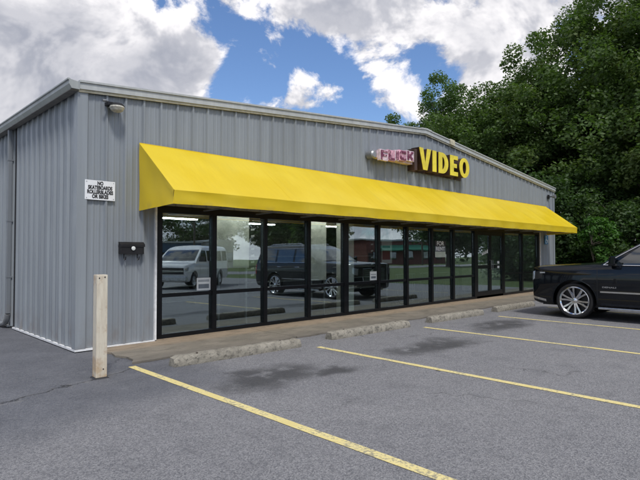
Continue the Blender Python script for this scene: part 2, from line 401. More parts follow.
# ================================================================ THE GROUND
def sheet(name, x0, x1, y0, y1, z, mat):
    o = MB().add([(x0, y0, z), (x1, y0, z), (x1, y1, z), (x0, y1, z)], [(0, 1, 2, 3)]).build(name, mat); return tag(o, kind='structure')
sheet('ground', -900, 900, -900, 900, -.03, 'grass')
sheet('parking_lot', -30, 19.2, -24, 24, 0.0, 'asphalt')
sheet('road', -300, 300, -40, -31, -.012, 'asphalt')
sheet('driveway', -8, 0, -31, -24, -.008, 'asphalt')

STR = [((.16, -1.50), (.14, -6.35)), ((2.88, -2.22), (2.86, -6.9)), ((5.88, -2.18), (5.85, -6.9)), ((8.62, -2.40), (8.58, -6.9)), ((11.5, -2.4), (11.5, -6.9)), ((14.4, -2.4), (14.4, -6.9))]
slab_n = ['beside the white post, nearest the camera', 'between the first and second concrete stops', 'between the second and third concrete stops', 'beside the black car, nearest it', 'hidden beneath the black car', 'beyond the black car']
for i, ((xa, ya), (xb, yb)) in enumerate(STR):
    n = 18; rg = random.Random(i); L = []; Rr = []
    for k in range(n + 1):
        t = k / n; x = xa + (xb - xa) * t; y = ya + (yb - ya) * t
        L.append((x - .05 + rg.uniform(-.004, .004), y, .004)); Rr.append((x + .05 + rg.uniform(-.004, .004), y, .004))
    mb = MB(); mb.add(L + Rr, [(k, k + 1, n + 2 + k, n + 1 + k) for k in range(n)])
    o = mb.build('parking_line', 'line_paint'); tag(o, 'faded yellow painted stall line ' + slab_n[i], 'parking line', 'yellow stall lines')

# ================================================================ THE BUILDING
W, D = 18.29, 17.0
def rake(x): return 4.075 + .0905 * min(x, W - x)
B = thing('metal_building', 'long grey ribbed metal shop building with low gable front', 'building', (W / 2, 0, 0))
OX0, OX1, OZ = 1.25, 16.86, 2.29       # storefront opening
RIB = .3048
def profile(a, b):
    """(t, height) polyline across a panel from a to b: pans, minor ribs, trapezoid major ribs"""
    pts = []
    k0 = int(math.floor(a / RIB)) - 1
    for k in range(k0, int(b / RIB) + 2):
        c = k * RIB + .10
        pts += [(c - .032, 0), (c - .013, .036), (c + .013, .036), (c + .032, 0), (c + .095, 0), (c + .105, .006), (c + .125, .006), (c + .135, 0), (c + .185, 0), (c + .195, .006), (c + .215, .006), (c + .225, 0)]
    def h(t):
        for (p, q) in zip(pts, pts[1:]):
            if p[0] <= t <= q[0]: return p[1] + (q[1] - p[1]) * (t - p[0]) / max(1e-9, q[0] - p[0])
        return 0
    return [(a, h(a))] + [q for q in pts if a + .004 < q[0] < b - .004] + [(b, h(b))]
def panel(parent, a, b, z0, ztop, side):
    pr = profile(a, b); lo = []; hi = []
    for (t, h) in pr:
        q = (t, -h) if side == 'front' else (-h, t)
        lo.append((q[0], q[1], z0)); hi.append((q[0], q[1], ztop(t)))
    n = len(pr); mb = MB().add(lo + hi, [(i, i + 1, n + i + 1, n + i) for i in range(n - 1)])
    return mb.build('metal_panel', 'wall_metal', parent)
PW = RIB * 3
# front wall core (behind the sheets) with the storefront opening left free
mb = MB()
mb.prism([(.004, 0.0), (OX0, 0), (OX0, rake(OX0) - .03), (.004, rake(0) - .03)], 'y', .003, .18)
mb.prism([(OX1, 0.0), (W - .004, 0), (W - .004, rake(W) - .03), (OX1, rake(OX1) - .03)], 'y', .003, .18)
mb.prism([(OX0 + .001, OZ), (OX1 - .001, OZ), (OX1 - .001, rake(OX1) - .03), (W / 2, rake(W / 2) - .03), (OX0 + .001, rake(OX0) - .03)], 'y', .003, .18)
FW = mb.build('front_wall', 'wall_inside', B)
cuts = sorted(set([.10] + [k * PW for k in range(1, 20)] + [OX0 - .02, OX1 + .02, W - .10]))
cuts = [c for c in cuts if .10 <= c <= W - .10]
for a, b in zip(cuts, cuts[1:]):
    if b - a < .03: continue
    full = b <= OX0 or a >= OX1
    panel(FW, a, b, .05 if full else OZ, lambda t: rake(t) - .02, 'front')
# left wall
mb = MB().box(.003, .18, .185, D, 0, 4.02); LW = mb.build('side_wall', 'wall_inside', B)
y = .10
while y < D - .05:
    b2 = min(y + PW, D); panel(LW, y, b2, .05, lambda t: 3.98, 'left'); y = b2
MB().box(-.012, -.0005, 3.24, 3.37, .05, 3.97).build('wall_joint', 'sign_black', LW)
# right and back walls
MB().box(W - .18, W - .003, .185, D, 0, 4.02).build('side_wall', 'wall_metal', B)
MB().prism([(.19, 0), (W - .19, 0), (W - .19, 4.02), (W / 2, 4.8), (.19, 4.02)], 'y', D - .18, D).build('back_wall', 'wall_metal', B)
# corner flashings
MB().box(-.041, .10, -.041, .0, .05, 3.97).box(-.041, .0, .0005, .10, .05, 3.97).build('corner_trim', 'corner_metal', B)
MB().box(W - .10, W + .036, -.036, 0, .05, 3.97).box(W, W + .036, .0005, .10, .05, 3.97).build('corner_trim', 'corner_metal', B)
# white base trim
MB().box(-.045, OX0 - .02, -.042, -.002, .016, .046).build('base_trim', 'white_trim', B)
MB().box(-.045, -.002, .0, 3.3, .016, .046).build('base_trim', 'white_trim', B)
MB().box(-.045, -.002, 3.62, D, .016, .046).build('base_trim', 'white_trim', B)
MB().box(OX1 + .05, W + .03, -.042, -.002, .016, .046).build('base_trim', 'white_trim', B)
MB().box(OX0 - .035, OX0 - .002, -.05, .06, .045, OZ).build('jamb_trim', 'white_trim', B)
MB().box(OX1 + .002, OX1 + .035, -.05, .06, .045, OZ).build('jamb_trim', 'white_trim', B)
# roof slabs, rake trim with raised top lip, cream closure strip, ridge cap, joint sleeve
rf = MB(); rf.prism([(-.03, rake(-.03) - .045), (W / 2, rake(W / 2) - .045), (W / 2, rake(W / 2) - .005), (-.03, rake(-.03) - .005)], 'y', -.02, D + .1)
rf.prism([(W / 2 + .001, rake(W / 2) - .045), (W + .03, rake(W + .03) - .045), (W + .03, rake(W + .03) - .005), (W / 2 + .001, rake(W / 2) - .005)], 'y', -.02, D + .1)
RO = rf.build('roof', 'roof_metal', B)
def rake_strip(x0, x1, dz0, dz1, y0, y1, name, mat, parent):
    MB().prism([(x0, rake(x0) + dz0), (x1, rake(x1) + dz0), (x1, rake(x1) + dz1), (x0, rake(x0) + dz1)], 'y', y0, y1).build(name, mat, parent)
segs = [(-.035, 3.05), (3.053, 6.1), (6.103, W / 2 - .25), (W / 2 + .25, 12.2), (12.203, 15.25), (15.253, W + .035)]
for (a, b) in segs:
    rake_strip(a, b, -.125, -.028, -.085, -.021, 'rake_trim', 'trim_metal', RO)
    rake_strip(a, b, -.027, .004, -.105, -.022, 'rake_lip', 'trim_metal', RO)
    rake_strip(a, b, -.165, -.126, -.062, -.036, 'closure_strip', 'cream_trim', RO)
for (dz0, dz1, y0, y1, m_, nm) in [(-.13, -.024, -.092, -.0212, 'trim_metal', 'ridge_cap'), (-.026, .014, -.112, -.0212, 'trim_metal', 'ridge_cap')]:
    MB().prism([(W / 2 - .26, rake(W / 2 - .26) + dz0), (W / 2, rake(W / 2) + dz0), (W / 2 + .26, rake(W / 2 + .26) + dz0), (W / 2 + .26, rake(W / 2 + .26) + dz1), (W / 2, rake(W / 2) + dz1), (W / 2 - .26, rake(W / 2 - .26) + dz1)], 'y', y0, y1).build(nm, m_, RO)
rake_strip(W / 2 - .26, W / 2, -.165, -.131, -.062, -.036, 'closure_strip', 'cream_trim', RO)
rake_strip(W / 2 + .001, W / 2 + .26, -.165, -.131, -.062, -.036, 'closure_strip', 'cream_trim', RO)
rake_strip(10.36, 10.60, -.135, .022, -.122, -.018, 'trim_joint', 'cream_trim', RO)
# eave gutter on the left, soffit strip, downspout
gp = [(-.03, 4.045), (-.035, 3.93), (-.15, 3.93), (-.185, 3.99), (-.185, 4.04), (-.205, 4.05), (-.205, 4.07), (-.17, 4.07), (-.17, 3.995), (-.142, 3.945), (-.048, 3.945), (-.045, 4.045)]
GU = MB().prism(gp, 'y', -.10, D).build('gutter', 'gutter_metal', B)
MB().prism([(-.048, 3.946), (-.142, 3.946), (-.169, 3.995), (-.169, 4.06), (-.048, 4.045)], 'y', -.097, -.092).build('end_cap', 'gutter_metal', GU)
MB().box(-.150, -.037, -.06, D, 3.918, 3.928).build('soffit_strip', 'soffit', GU)
ds = MB(); yd = 3.45
ds.loft([[(x_, y_, z_) for (x_, y_) in ((-.125, yd - .04), (-.05, yd - .04), (-.05, yd + .04), (-.125, yd + .04))] for z_ in (3.92, .30)], cap=True)
DS = ds.build('downspout', 'downspout_metal', GU, bevel=.012)
el_ = [(-.09, yd, .29 - .0), (-.09, yd + .03, .20), (-.10, yd + .12, .11), (-.11, yd + .30, .075), (-.13, yd + .62, .06)]
MB().tube(el_, .052, 10).build('elbow', 'grey_metal', GU, smooth=True)
for z_ in (1.0, 2.1, 3.3): MB().box(-.129, -.031, yd - .045, yd + .045, z_, z_ + .03).build('strap', 'downspout_metal', DS)
MB().tube([(-.07, 4.0, .06), (-.07, 5.4, .075), (-.07, 7.0, .08)], .035, 8).build('drain_pipe', 'white_trim', B, smooth=True)

# storefront
SF = MB().box(OX0, OX1, -.012, .09, .032, .115).build('storefront_frame', 'frame_bronze', B)
MB().box(OX0, OX1, -.012, .09, OZ - .12, OZ - .002).build('head_rail', 'frame_bronze', SF)
mull = [(1.31, .10), (2.39, .09), (3.58, .085), (4.78, .085), (5.96, .15), (7.17, .085), (8.36, .085), (9.54, .085), (10.68, .09), (11.98, .14), (13.90, .13), (15.36, .10), (16.79, .13)]
for (x, wd) in mull: MB().box(x - wd / 2, x + wd / 2, -.02, .10, .116, OZ - .121).build('mullion', 'frame_bronze', SF)
for i, ((xa, wa), (xb, wb)) in enumerate(zip(mull, mull[1:])):
    a, b = xa + wa / 2, xb - wb / 2
    if abs(xa - 11.98) < .01: continue
    MB().box(a + .001, b - .001, -.006, .08, .735, .80).build('rail', 'frame_bronze', SF)
    for (z0, z1) in ((.117, .734), (.801, OZ - .122)):
        tl = .0075 * (z1 - z0) / 2
        MB().prism([(.036 - tl, z0), (.044 - tl, z0), (.044 + tl, z1), (.036 + tl, z1)], 'x', a + .002, b - .002).build('pane', 'shop_glass', SF)
# double door
DX0, DX1 = 11.98 + .07, 13.90 - .065; dm = (DX0 + DX1) / 2
for (a, b, hs) in ((DX0 + .004, dm - .004, 1), (dm + .004, DX1 - .004, -1)):
    dr = MB().box(a, a + .075, -.012, .05, .04, OZ - .126).box(b - .075, b, -.012, .05, .04, OZ - .126).box(a + .0752, b - .0752, -.012, .05, .04, .26).box(a + .0752, b - .0752, -.012, .05, OZ - .24, OZ - .126).box(a + .0752, b - .0752, -.008, .046, .98, 1.09)
    DRO = dr.build('door', 'frame_bronze', B)
    for (z0, z1) in ((.262, .978), (1.092, OZ - .242)): MB().box(a + .077, b - .077, .016, .024, z0, z1).build('pane', 'shop_glass', DRO)
    hx = (b - .05) if hs == 1 else (a + .05)
    MB().tube([(hx, -.012, 1.25), (hx, -.07, 1.25), (hx, -.07, .95), (hx, -.012, .95)], .012, 8).build('handle', 'satin_metal', DRO, smooth=True)
for (z0, z1) in ((1.13, 1.21), (.98, 1.05)): MB().box(13.42, 13.56, -.016, -.0125, z0, z1).build('door_sticker', 'paper', B)
for k, xx in enumerate((12.42, 12.56, 12.70)):
    MB().prism([(xx, 1.40 + .03 * k), (xx + .12, 1.43 + .03 * k), (xx + .11, 1.53 + .04 * k), (xx + .02, 1.46 + .04 * k)], 'y', .010, .0135).build('door_decal', 'paper', B)

# interior shell
MB().box(.185, W - .185, .185, 9.4, .0, .030).build('interior_floor', 'carpet', B)
MB().box(.185, W - .185, .185, 9.4, 2.66, 2.70).build('interior_ceiling', 'ceiling_tile', B)
MB().box(.185, W - .185, 9.405, 9.5, .0, 2.655).build('interior_wall', 'wall_inside', B)
MB().box(.185, OX0, .1805, .20, .03, 2.655).build('interior_wall', 'wall_inside', B)
MB().box(6.22, 6.52, .25, .55, .03, 2.655).build('interior_column', 'panel_pale', B)
local(B)

# ---- sidewalk slabs (low apron in front of the shop)
SW = tag(MB().box(.40, 18.4, -1.33, -.0, -.02, .012).build('sidewalk', 'walk_concrete'), kind='structure')
sx = [.22, 3.2, 6.25, 9.3, 12.35, 15.4, 18.42]
for a, b in zip(sx, sx[1:]):
    rg = random.Random(a); n = 10; ys = -1.38
    edge = [(a + .006 + (b - a - .012) * k / n, ys + rg.uniform(-.03, .03)) for k in range(n + 1)]
    MB().prism(edge + ([(b - .006, -.044), (a + .006, -.044)] if a > 1 else [(b - .006, -.044), (a + .05, -.044), (a + .02, -.3), (a + .09, -.5), (a + .04, -.75), (a + .12, -.95), (a + .10, -1.2)]), 'z', .002, .028).build('concrete_slab', 'walk_concrete', SW)
MB().box(OX0, OX1, -.043, -.013, .005, .045).build('threshold_strip', 'walk_concrete', SW)

# ---- awning
AX0, AX1, AP = .93, 17.46, 1.17
AW = thing('awning', 'long bright yellow vinyl awning over the shop windows', 'awning', (W / 2, 0, 2.17))
n = 44
def aw_rows():
    rows = []; rg = random.Random(5)
    ph = [rg.uniform(0, 6.28) for _ in range(8)]
    bays = [AX0 + (AX1 - AX0) * k / 14 for k in range(15)]
    for i in range(n * 4 + 1):
        t = i / (n * 4); x = AX0 + (AX1 - AX0) * t
        bt = (t * 14) % 1.0; sag = math.sin(math.pi * bt)
        wob = .004 * math.sin(x * 2.1 + ph[0]) + .003 * math.sin(x * 5.3 + ph[1])
        fold = .012 * math.exp(-((x - AX0 - .7) / .7) ** 2)
        r = []
        m = 7
        for j in range(m + 1):
            q = j / m
            r.append((x, -.046 - (AP - .046) * q, 3.27 + (2.425 - 3.27) * q - .020 * sag * math.sin(math.pi * q) + wob * q * .4))
        # valance
        r += [(x, -AP - .014, 2.418 + wob * .4), (x, -AP - .004 + fold * math.sin((x - AX0) * 4), 2.36 + wob * .5), (x, -AP + .010 - .018 * sag - fold * math.sin((x - AX0) * 4 + 1.5), 2.29 + wob * .6), (x, -AP + .012 - .012 * sag, 2.215 + wob * .7 + .004 * sag)]
        rows.append(r)
    return rows
rows = aw_rows(); mb = MB(); k = len(rows[0])
mb.add([p for r in rows for p in r], [(i * k + j, i * k + j + 1, (i + 1) * k + j + 1, (i + 1) * k + j) for i in range(len(rows) - 1) for j in range(k - 1)])
mb.build('canopy', 'awning_vinyl', AW, smooth=True, sharp=28)
def aw_side(x, nm, sgn):
    prof = rows[0] if sgn < 0 else rows[-1]; grid = []
    for i, q in enumerate(prof):
        t = min(1, i / 7); zb = 2.17 + (2.215 - 2.17) * min(1, -q[1] / AP)
        col = []
        for j in range(9):
            s_ = j / 8; z = zb + (q[2] - zb) * s_
            col.append((x - sgn * (.016 * math.sin(math.pi * s_) * math.sin(math.pi * t) + .006 * math.sin(i * 1.9 + j * .7)) * (0 if j == 8 else 1), q[1], z))
        grid.append(col)
    m2 = MB(); m2.add([p for c in grid[:8] for p in c], [(a * 9 + b, a * 9 + b + 1, (a + 1) * 9 + b + 1, (a + 1) * 9 + b) for a in range(7) for b in range(8)])
    m2.build(nm, 'awning_vinyl', AW, smooth=True, sharp=60)
aw_side(AX0, 'side_panel', -1); aw_side(AX1, 'side_panel', 1)
for i in range(2, 14, 2):
    c = rows[round(i * n * 4 / 14)]; w2 = .011; lo = [(p[0] - w2, p[1] - .0012, p[2] + .0012) for p in c] + [(p[0] + w2, p[1] - .0012, p[2] + .0012) for p in c]; kk = len(c)
    MB().add(lo, [(j, j + 1, kk + j + 1, kk + j) for j in range(kk - 1)]).build('seam', 'awning_vinyl', AW, smooth=True, sharp=28)
# tube frame under the cloth and the seam welts on top
for i in range(15):
    x = AX0 + .03 + (AX1 - AX0 - .06) * i / 14
    MB().tube([(x, -.05, 3.22), (x, -AP + .035, 2.385), (x, -AP + .035, 2.26), (x, -.05, 2.24)], .014, 6).build('frame_rib', 'grey_metal', AW, smooth=True)
MB().tube([(AX0 + .03, -AP + .04, 2.25), (AX1 - .03, -AP + .04, 2.25)], .014, 6).build('frame_bar', 'grey_metal', AW, smooth=True)
MB().box(AX0, AX1, -.047, -.0375, 3.24, 3.285).build('wall_bar', 'awning_vinyl', AW)
local(AW)

# ---- VIDEO channel letters
def O_ring(cx, cz, rx, rz, tx, tz, n=28):
    out = [(cx + rx * math.cos(2 * math.pi * i / n), cz + rz * math.sin(2 * math.pi * i / n)) for i in range(n)]
    inn = [(cx + (rx - tx) * math.cos(2 * math.pi * i / n), cz + (rz - tz) * math.sin(2 * math.pi * i / n)) for i in range(n)]
    return out, inn
def ring_solid(out, inn, y0, y1):
    n = len(out); vs = []
    for y in (y0, y1): vs += [(q[0], y, q[1]) for q in out] + [(q[0], y, q[1]) for q in inn]
    fs = []
    for i in range(n):
        j = (i + 1) % n
        fs += [(i, j, n + j, n + i), (2 * n + i, 3 * n + i, 3 * n + j, 2 * n + j), (i, 2 * n + i, 2 * n + j, j), (n + i, n + j, 3 * n + j, 3 * n + i)]
    return MB().add(vs, fs)
def letter(parent, ch, x, w_, z0, z1, y0, y1, face, side, st=None):
    h = z1 - z0; s = st or w_ * .34; b = h * .20; m = (z0 + z1) / 2
    def face_side(fn):
        fn(y0 - .012, y0).build('letter_face', face, fn(y0 + .0005, y1).build('letter', side, parent))
    if ch == 'O': face_side(lambda a, c: ring_solid(*O_ring(x + w_ / 2, m, w_ / 2, h / 2, s * .92, b * .95), a, c)); return
    if ch == 'D':
        def dd(a, c):
            nn = 14; r = w_ * .62; out = [(x, z0)] ; inn = [(x + s, z0 + b)]
            for i in range(nn + 1):
                t = -math.pi / 2 + math.pi * i / nn
                out.append((x + w_ - r + r * math.cos(t), m + h / 2 * math.sin(t))); inn.append((x + w_ - r + (r - s) * math.cos(t), m + (h / 2 - b) * math.sin(t)))
            out.append((x, z1)); inn.append((x + s, z1 - b)); return ring_solid(out, inn, a, c)
        face_side(dd); return
    P = {'V': [(0, z1), (s, z1), (w_ / 2, z0 + h * .30), (w_ - s, z1), (w_, z1), (w_ / 2 + s * .52, z0), (w_ / 2 - s * .52, z0)],
         'I': [(0, z0), (w_, z0), (w_, z1), (0, z1)],
         'E': [(0, z0), (w_, z0), (w_, z0 + b), (s, z0 + b), (s, m - b / 2), (w_ * .86, m - b / 2), (w_ * .86, m + b / 2), (s, m + b / 2), (s, z1 - b), (w_, z1 - b), (w_, z1), (0, z1)],
         'F': [(0, z0), (s, z0), (s, m - b * .6), (w_ * .86, m - b * .6), (w_ * .86, m + b * .4), (s, m + b * .4), (s, z1 - b), (w_, z1 - b), (w_, z1), (0, z1)],
         'L': [(0, z0), (w_, z0), (w_, z0 + b), (s, z0 + b), (s, z1), (0, z1)],
         'C': [(w_, z0), (w_, z0 + b * 1.2), (s, z0 + b * 1.2), (s, z1 - b * 1.2), (w_, z1 - b * 1.2), (w_, z1), (w_ * .2, z1), (0, z1 - h * .2), (0, z0 + h * .2), (w_ * .2, z0)],
         'K': [(0, z0), (s, z0), (s, m - b * .3), (w_ * .68, z0), (w_, z0), (w_ * .55, m + b * .1), (w_, z1), (w_ * .68, z1), (s, m + b * .4), (s, z1), (0, z1)]}[ch]
    face_side(lambda a, c: MB().prism([(x + q[0], q[1]) for q in P], 'y', a, c))
VS = thing('shop_sign', 'bold yellow channel letters reading VIDEO above the awning', 'sign', (9.8, 0, 3.7))
for (ch, x, w_) in (('V', 8.50, .56), ('I', 9.13, .19), ('D', 9.43, .50), ('E', 10.03, .42), ('O', 10.54, .56)):
    letter(VS, ch, x, w_, 3.70, 4.28, -.29, -.045, 'letter_yellow', 'letter_brown', .19 if ch != 'V' else .185)
MB().box(8.34, 11.06, -.045, -.032, 3.66, 4.22).build('backing_plate', 'letter_brown', VS)
MB().box(8.34, 8.46, -.26, -.046, 3.66, 4.22).build('end_box', 'letter_brown', VS)
local(VS)
FS = thing('shop_sign', 'small faded pink letter sign left of the yellow VIDEO letters', 'sign', (7.5, 0, 3.75))
MB().box(6.86, 8.32, -.20, -.032, 3.80, 3.98).build('raceway', 'letter_pale', FS)
for i, (ch, x, w_) in enumerate((('F', 6.90, .26), ('L', 7.21, .23), ('I', 7.50, .10), ('C', 7.66, .26), ('K', 7.98, .28))):
    zz = 3.735 + .030 * i
    MB().box(x - .03, x + w_ + .02, -.285, -.2005, zz, zz + .265).build('letter_box', 'letter_pink' if i % 2 else 'letter_pale', FS)
    letter(FS, ch, x, w_, zz + .025, zz + .245, -.292, -.2855, 'letter_wine', 'letter_wine', .075)
MB().lathe([(.0, -.03), (.10, -.03), (.10, -.20), (.07, -.23), (.0, -.23)], 'y', 16, (6.74, 0, 3.86)).build('transformer_can', 'grey_metal', FS, smooth=True)
local(FS)

# ---- small things on the wall
NS = thing('notice_sign', 'white sign forbidding skateboards, rollerblades and bikes on grey wall', 'sign', (.30, -.03, 2.30))
MB().box(.075, .535, -.046, -.037, 2.30, 2.60).build('sign_plate', 'sign_white', NS, bevel=.004)
for i, tx in enumerate(('NO', 'SKATEBOARDS', 'ROLLERBLADES', 'OR BIKES')):
    text_mesh(tx, .078, 'sign_black', 'lettering', NS, (.305, -.047, 2.555 - .068 * i), .0012, {0: .09, 1: .37, 2: .395, 3: .25}[i], .0040)
for (x, z) in ((.10, 2.575), (.51, 2.575), (.10, 2.325), (.51, 2.325)): MB().lathe([(0, -.046), (.007, -.046), (.006, -.050), (0, -.051)], 'y', 8, (x, 0, z)).build('screw', 'grey_metal', NS)
local(NS)
MBX = thing('mailbox', 'small black wall mailbox with two newspaper hooks beside the window', 'mailbox', (.79, -.03, 1.46))
MB().prism([(-.036, 1.47), (-.036, 1.655), (-.075, 1.655), (-.125, 1.62), (-.125, 1.47)], 'x', .60, .985).build('box', 'dark_metal', MBX, bevel=.006)
MB().prism([(-.034, 1.658), (-.08, 1.662), (-.137, 1.622), (-.137, 1.585), (-.131, 1.585), (-.131, 1.618), (-.077, 1.6555), (-.034, 1.6555)], 'x', .59, .995).build('lid', 'dark_metal', MBX)
MB().lathe([(0, -.137), (.034, -.139), (.032, -.143), (.02, -.147), (0, -.148)], 'y', 12, (.80, 0, 1.56)).build('emblem', 'paper', MBX, smooth=True)
for x in (.68, .90): MB().tube([(x, -.06, 1.475), (x, -.062, 1.41), (x, -.085, 1.375), (x, -.12, 1.385), (x, -.128, 1.43)], .008, 6).build('hook', 'dark_metal', MBX, smooth=True)
local(MBX)
WL = thing('wall_lamp', 'wall light with cloudy glass bowl under the roof corner', 'lamp', (.50, -.03, 3.66))
MB().box(.36, .60, -.15, -.032, 3.77, 3.83).build('bracket', 'dark_metal', WL, bevel=.01)
MB().tube([(.38, -.1, 3.81), (.33, -.15, 3.83), (.28, -.16, 3.82)], .02, 8).build('sensor', 'grey_metal', WL, smooth=True)
MB().lathe([(0, 3.775), (.105, 3.772), (.112, 3.745), (.09, 3.70), (.05, 3.678), (0, 3.674)], 'z', 20, (.50, -.17, 0)).build('bowl', 'lamp_glass', WL, smooth=True)
MB().lathe([(0, 3.815), (.08, 3.81), (.114, 3.774), (0, 3.7735)], 'z', 20, (.50, -.17, 0)).build('cap', 'dark_metal', WL, smooth=True)
local(WL)
WL2 = thing('floodlight', 'small dark floodlight at the far right end of the gable', 'lamp', (17.7, -.03, 3.62))
MB().box(17.62, 17.78, -.06, -.032, 3.60, 3.76).build('bracket', 'dark_metal', WL2, bevel=.008)
MB().tube([(17.7, -.06, 3.68), (17.72, -.2, 3.68)], .02, 8).build('arm', 'dark_metal', WL2)
MB().lathe([(0, -.18), (.05, -.18), (.085, -.30), (.0, -.30)], 'y', 14, (17.74, 0, 3.68)).build('lamp_head', 'grey_metal', WL2, smooth=True)
local(WL2)
AP_ = thing('access_sign', 'small blue and white wheelchair sign under the right awning end', 'sign', (17.45, -.03, 1.85))
MB().box(17.30, 17.62, -.042, -.034, 1.82, 2.16).build('sign_plate', 'blue_plate', AP_)
MB().lathe([(0, -.0425), (.03, -.0425), (.03, -.0455), (0, -.0455)], 'y', 12, (17.44, 0, 2.11)).build('symbol_head', 'paper', AP_)
ring_solid(*O_ring(17.45, 1.93, .085, .085, .022, .022), -.0455, -.0425).build('symbol_wheel', 'paper', AP_)
MB().prism([(17.425, 1.95), (17.455, 1.95), (17.455, 1.985), (17.55, 1.94), (17.57, 1.87), (17.595, 1.88), (17.565, 1.97), (17.46, 2.015), (17.455, 2.075), (17.425, 2.075)], 'y', -.0488, -.0458).build('symbol_figure', 'paper', AP_)
local(AP_)

# ---- things seen inside and on the glass
def paper(name, x0, x1, z0, z1, label, ink):
    t = thing(name, label, 'paper', ((x0 + x1) / 2, .042, z0))
    MB().box(x0, x1, .0265, .030, z0, z1).build('sheet', 'paper', t)
    for (a, b, c, d) in ink: MB().box(x0 + (x1 - x0) * a, x0 + (x1 - x0) * b, .0255, .0262, z0 + (z1 - z0) * c, z0 + (z1 - z0) * d).build('print_block', 'paper_ink', t)
    local(t)
paper('paper_notice', 2.05, 2.335, .815, 1.04, 'white paper notice low in the leftmost window', [(.1, .9, .70, .76), (.1, .9, .80, .84), (.12, .88, .15, .50)])
paper('paper_notice', 6.86, 7.12, .815, 1.03, 'white paper notice low in the fifth window', [(.1, .9, .62, .68), (.15, .85, .2, .45)])
RS = thing('rent_sign', 'small FOR RENT sign in the window left of the doors', 'sign', (10.0, .03, 1.34))
MB().box(9.72, 10.30, .0265, .030, 1.35, 1.83).build('sign_plate', 'sign_black', RS)
MB().box(9.74, 10.28, .0255, .0262, 1.36, 1.52).build('message_area', 'rent_pale', RS)
MB().box(9.74, 10.28, .0256, .0262, 1.525, 1.67).build('message_band', 'paper_ink', RS)
text_mesh('FOR', .17, 'sign_white', 'lettering', RS, (10.01, .0250, 1.75), .0006, .38, .004)
text_mesh('RENT', .15, 'sign_white', 'lettering', RS, (10.01, .0245, 1.60), .0006, .46, .004)
local(RS)
def display(name, x0, x1, y, z0, z1, label, mat='panel_pale'):
    t = thing(name, label, 'panel', ((x0 + x1) / 2, y, .03))
    MB().box(x0, x1, y, y + .04, z0, z1).build('board', mat, t)
    for x in (x0 + .06, x1 - .06): MB().box(x - .02, x + .02, y + .005, y + .035, .031, z0).build('leg', 'grey_metal', t)
    MB().box(x0 - .015, x1 + .015, y - .008, y - .0005, z1 - .03, z1).build('top_strip', 'panel_pale', t)
    local(t); return t
display('display_board', 2.84, 3.63, .60, 1.18, 2.36, 'tall pale board standing inside the second window')
display('display_board', 5.38, 5.92, .60, .84, 2.30, 'narrow pale board standing inside the fourth window')
P = thing('poster_stand', 'narrow poster with dark, white and red bands inside the sixth window', 'poster', (8.27, .6, 1.2))
MB().box(8.05, 8.49, .60, .62, 1.2, 2.2).build('poster', 'paper', P)
for (z0, z1, m_) in ((1.92, 2.17, 'poster_dark'), (1.30, 1.55, 'poster_red'), (1.62, 1.68, 'poster_dark')): MB().box(8.07, 8.40, .594, .5995, z0, z1).build('print_band', m_, P)
MB().box(8.25, 8.29, .605, .62, .031, 1.2).build('leg', 'grey_metal', P)
local(P)
for gi, (gx, z0, z1, lb) in enumerate(((3.72, 1.0, 1.95, 'string of small white tags hanging inside the second window'), (7.63, 1.0, 2.2, 'string of small white tags hanging inside the fifth window'))):
    t = thing('tag_string', lb, 'decoration', (gx, .6, z0))
    MB().tube([(gx, .6, 2.655), (gx, .6, z0)], .004, 5).build('string', 'wire_black', t)
    for k in range(8):
        z = z0 + (z1 - z0) * k / 7; MB().prism([(gx - .045, z), (gx + .045, z + .01), (gx + .045, z + .05), (gx - .045, z + .04)], 'y', .592, .595).build('tag', 'paper', t)
    local(t)
CT = thing('counter', 'pale grey shop counter inside the window right of the doors', 'counter', (14.9, 1.3, .03))
MB().box(14.2, 16.3, 1.2, 1.75, .11, 1.0).build('cabinet', 'counter_pale', CT); MB().box(14.15, 16.35, 1.15, 1.8, 1.0005, 1.05).build('countertop', 'paper', CT); MB().box(14.25, 16.25, 1.25, 1.7, .031, .1095).build('plinth', 'dark_metal', CT)
local(CT)
for k, (ax, bx, lb) in enumerate(((8.50, 9.42, 'low wire display rack inside the seventh window'), (9.68, 11.8, 'long low wire display rack inside the windows left of the doors'))):
    t = thing('wire_rack', lb, 'rack', ((ax + bx) / 2, .5, .03)); m_ = int((bx - ax) / .095)
    MB().box(ax, bx, .49, .51, .88, .90).build('top_rail', 'grey_metal', t); MB().box(ax, bx, .49, .51, .10, .12).build('bottom_rail', 'grey_metal', t)
    for i in range(m_ + 1):
        x = ax + .01 + (bx - ax - .02) * i / m_; MB().box(x - .006, x + .006, .494, .506, .121, .8795).build('bar', 'grey_metal', t)
    for x in (ax + .02, bx - .02): MB().box(x - .015, x + .015, .35, .65, .031, .0995).build('foot', 'grey_metal', t)
    local(t)
shelf_n = ['left', 'middle', 'right']
for k, x0 in enumerate((2.2, 6.6, 10.4)):
    t = thing('shelving_unit', 'dark shelving unit in the shop interior, %s of three' % shelf_n[k], 'shelf', (x0 + 1, 5, .03), group='shop shelving')
    MB().box(x0, x0 + 2.6, 5.02, 5.06, .031, 1.55).build('back', 'wall_inside', t)
    for z in (.15, .55, .95, 1.35): MB().box(x0, x0 + 2.6, 4.7, 5.0195, z, z + .03).build('shelf', 'counter_pale', t)
    for x in (x0 - .031, x0 + 2.601): MB().box(x, x + .03, 4.7, 5.06, .031, 1.55).build('side', 'wall_inside', t)
    local(t)
ln = 'lit fluorescent ceiling tube fixture inside the shop'
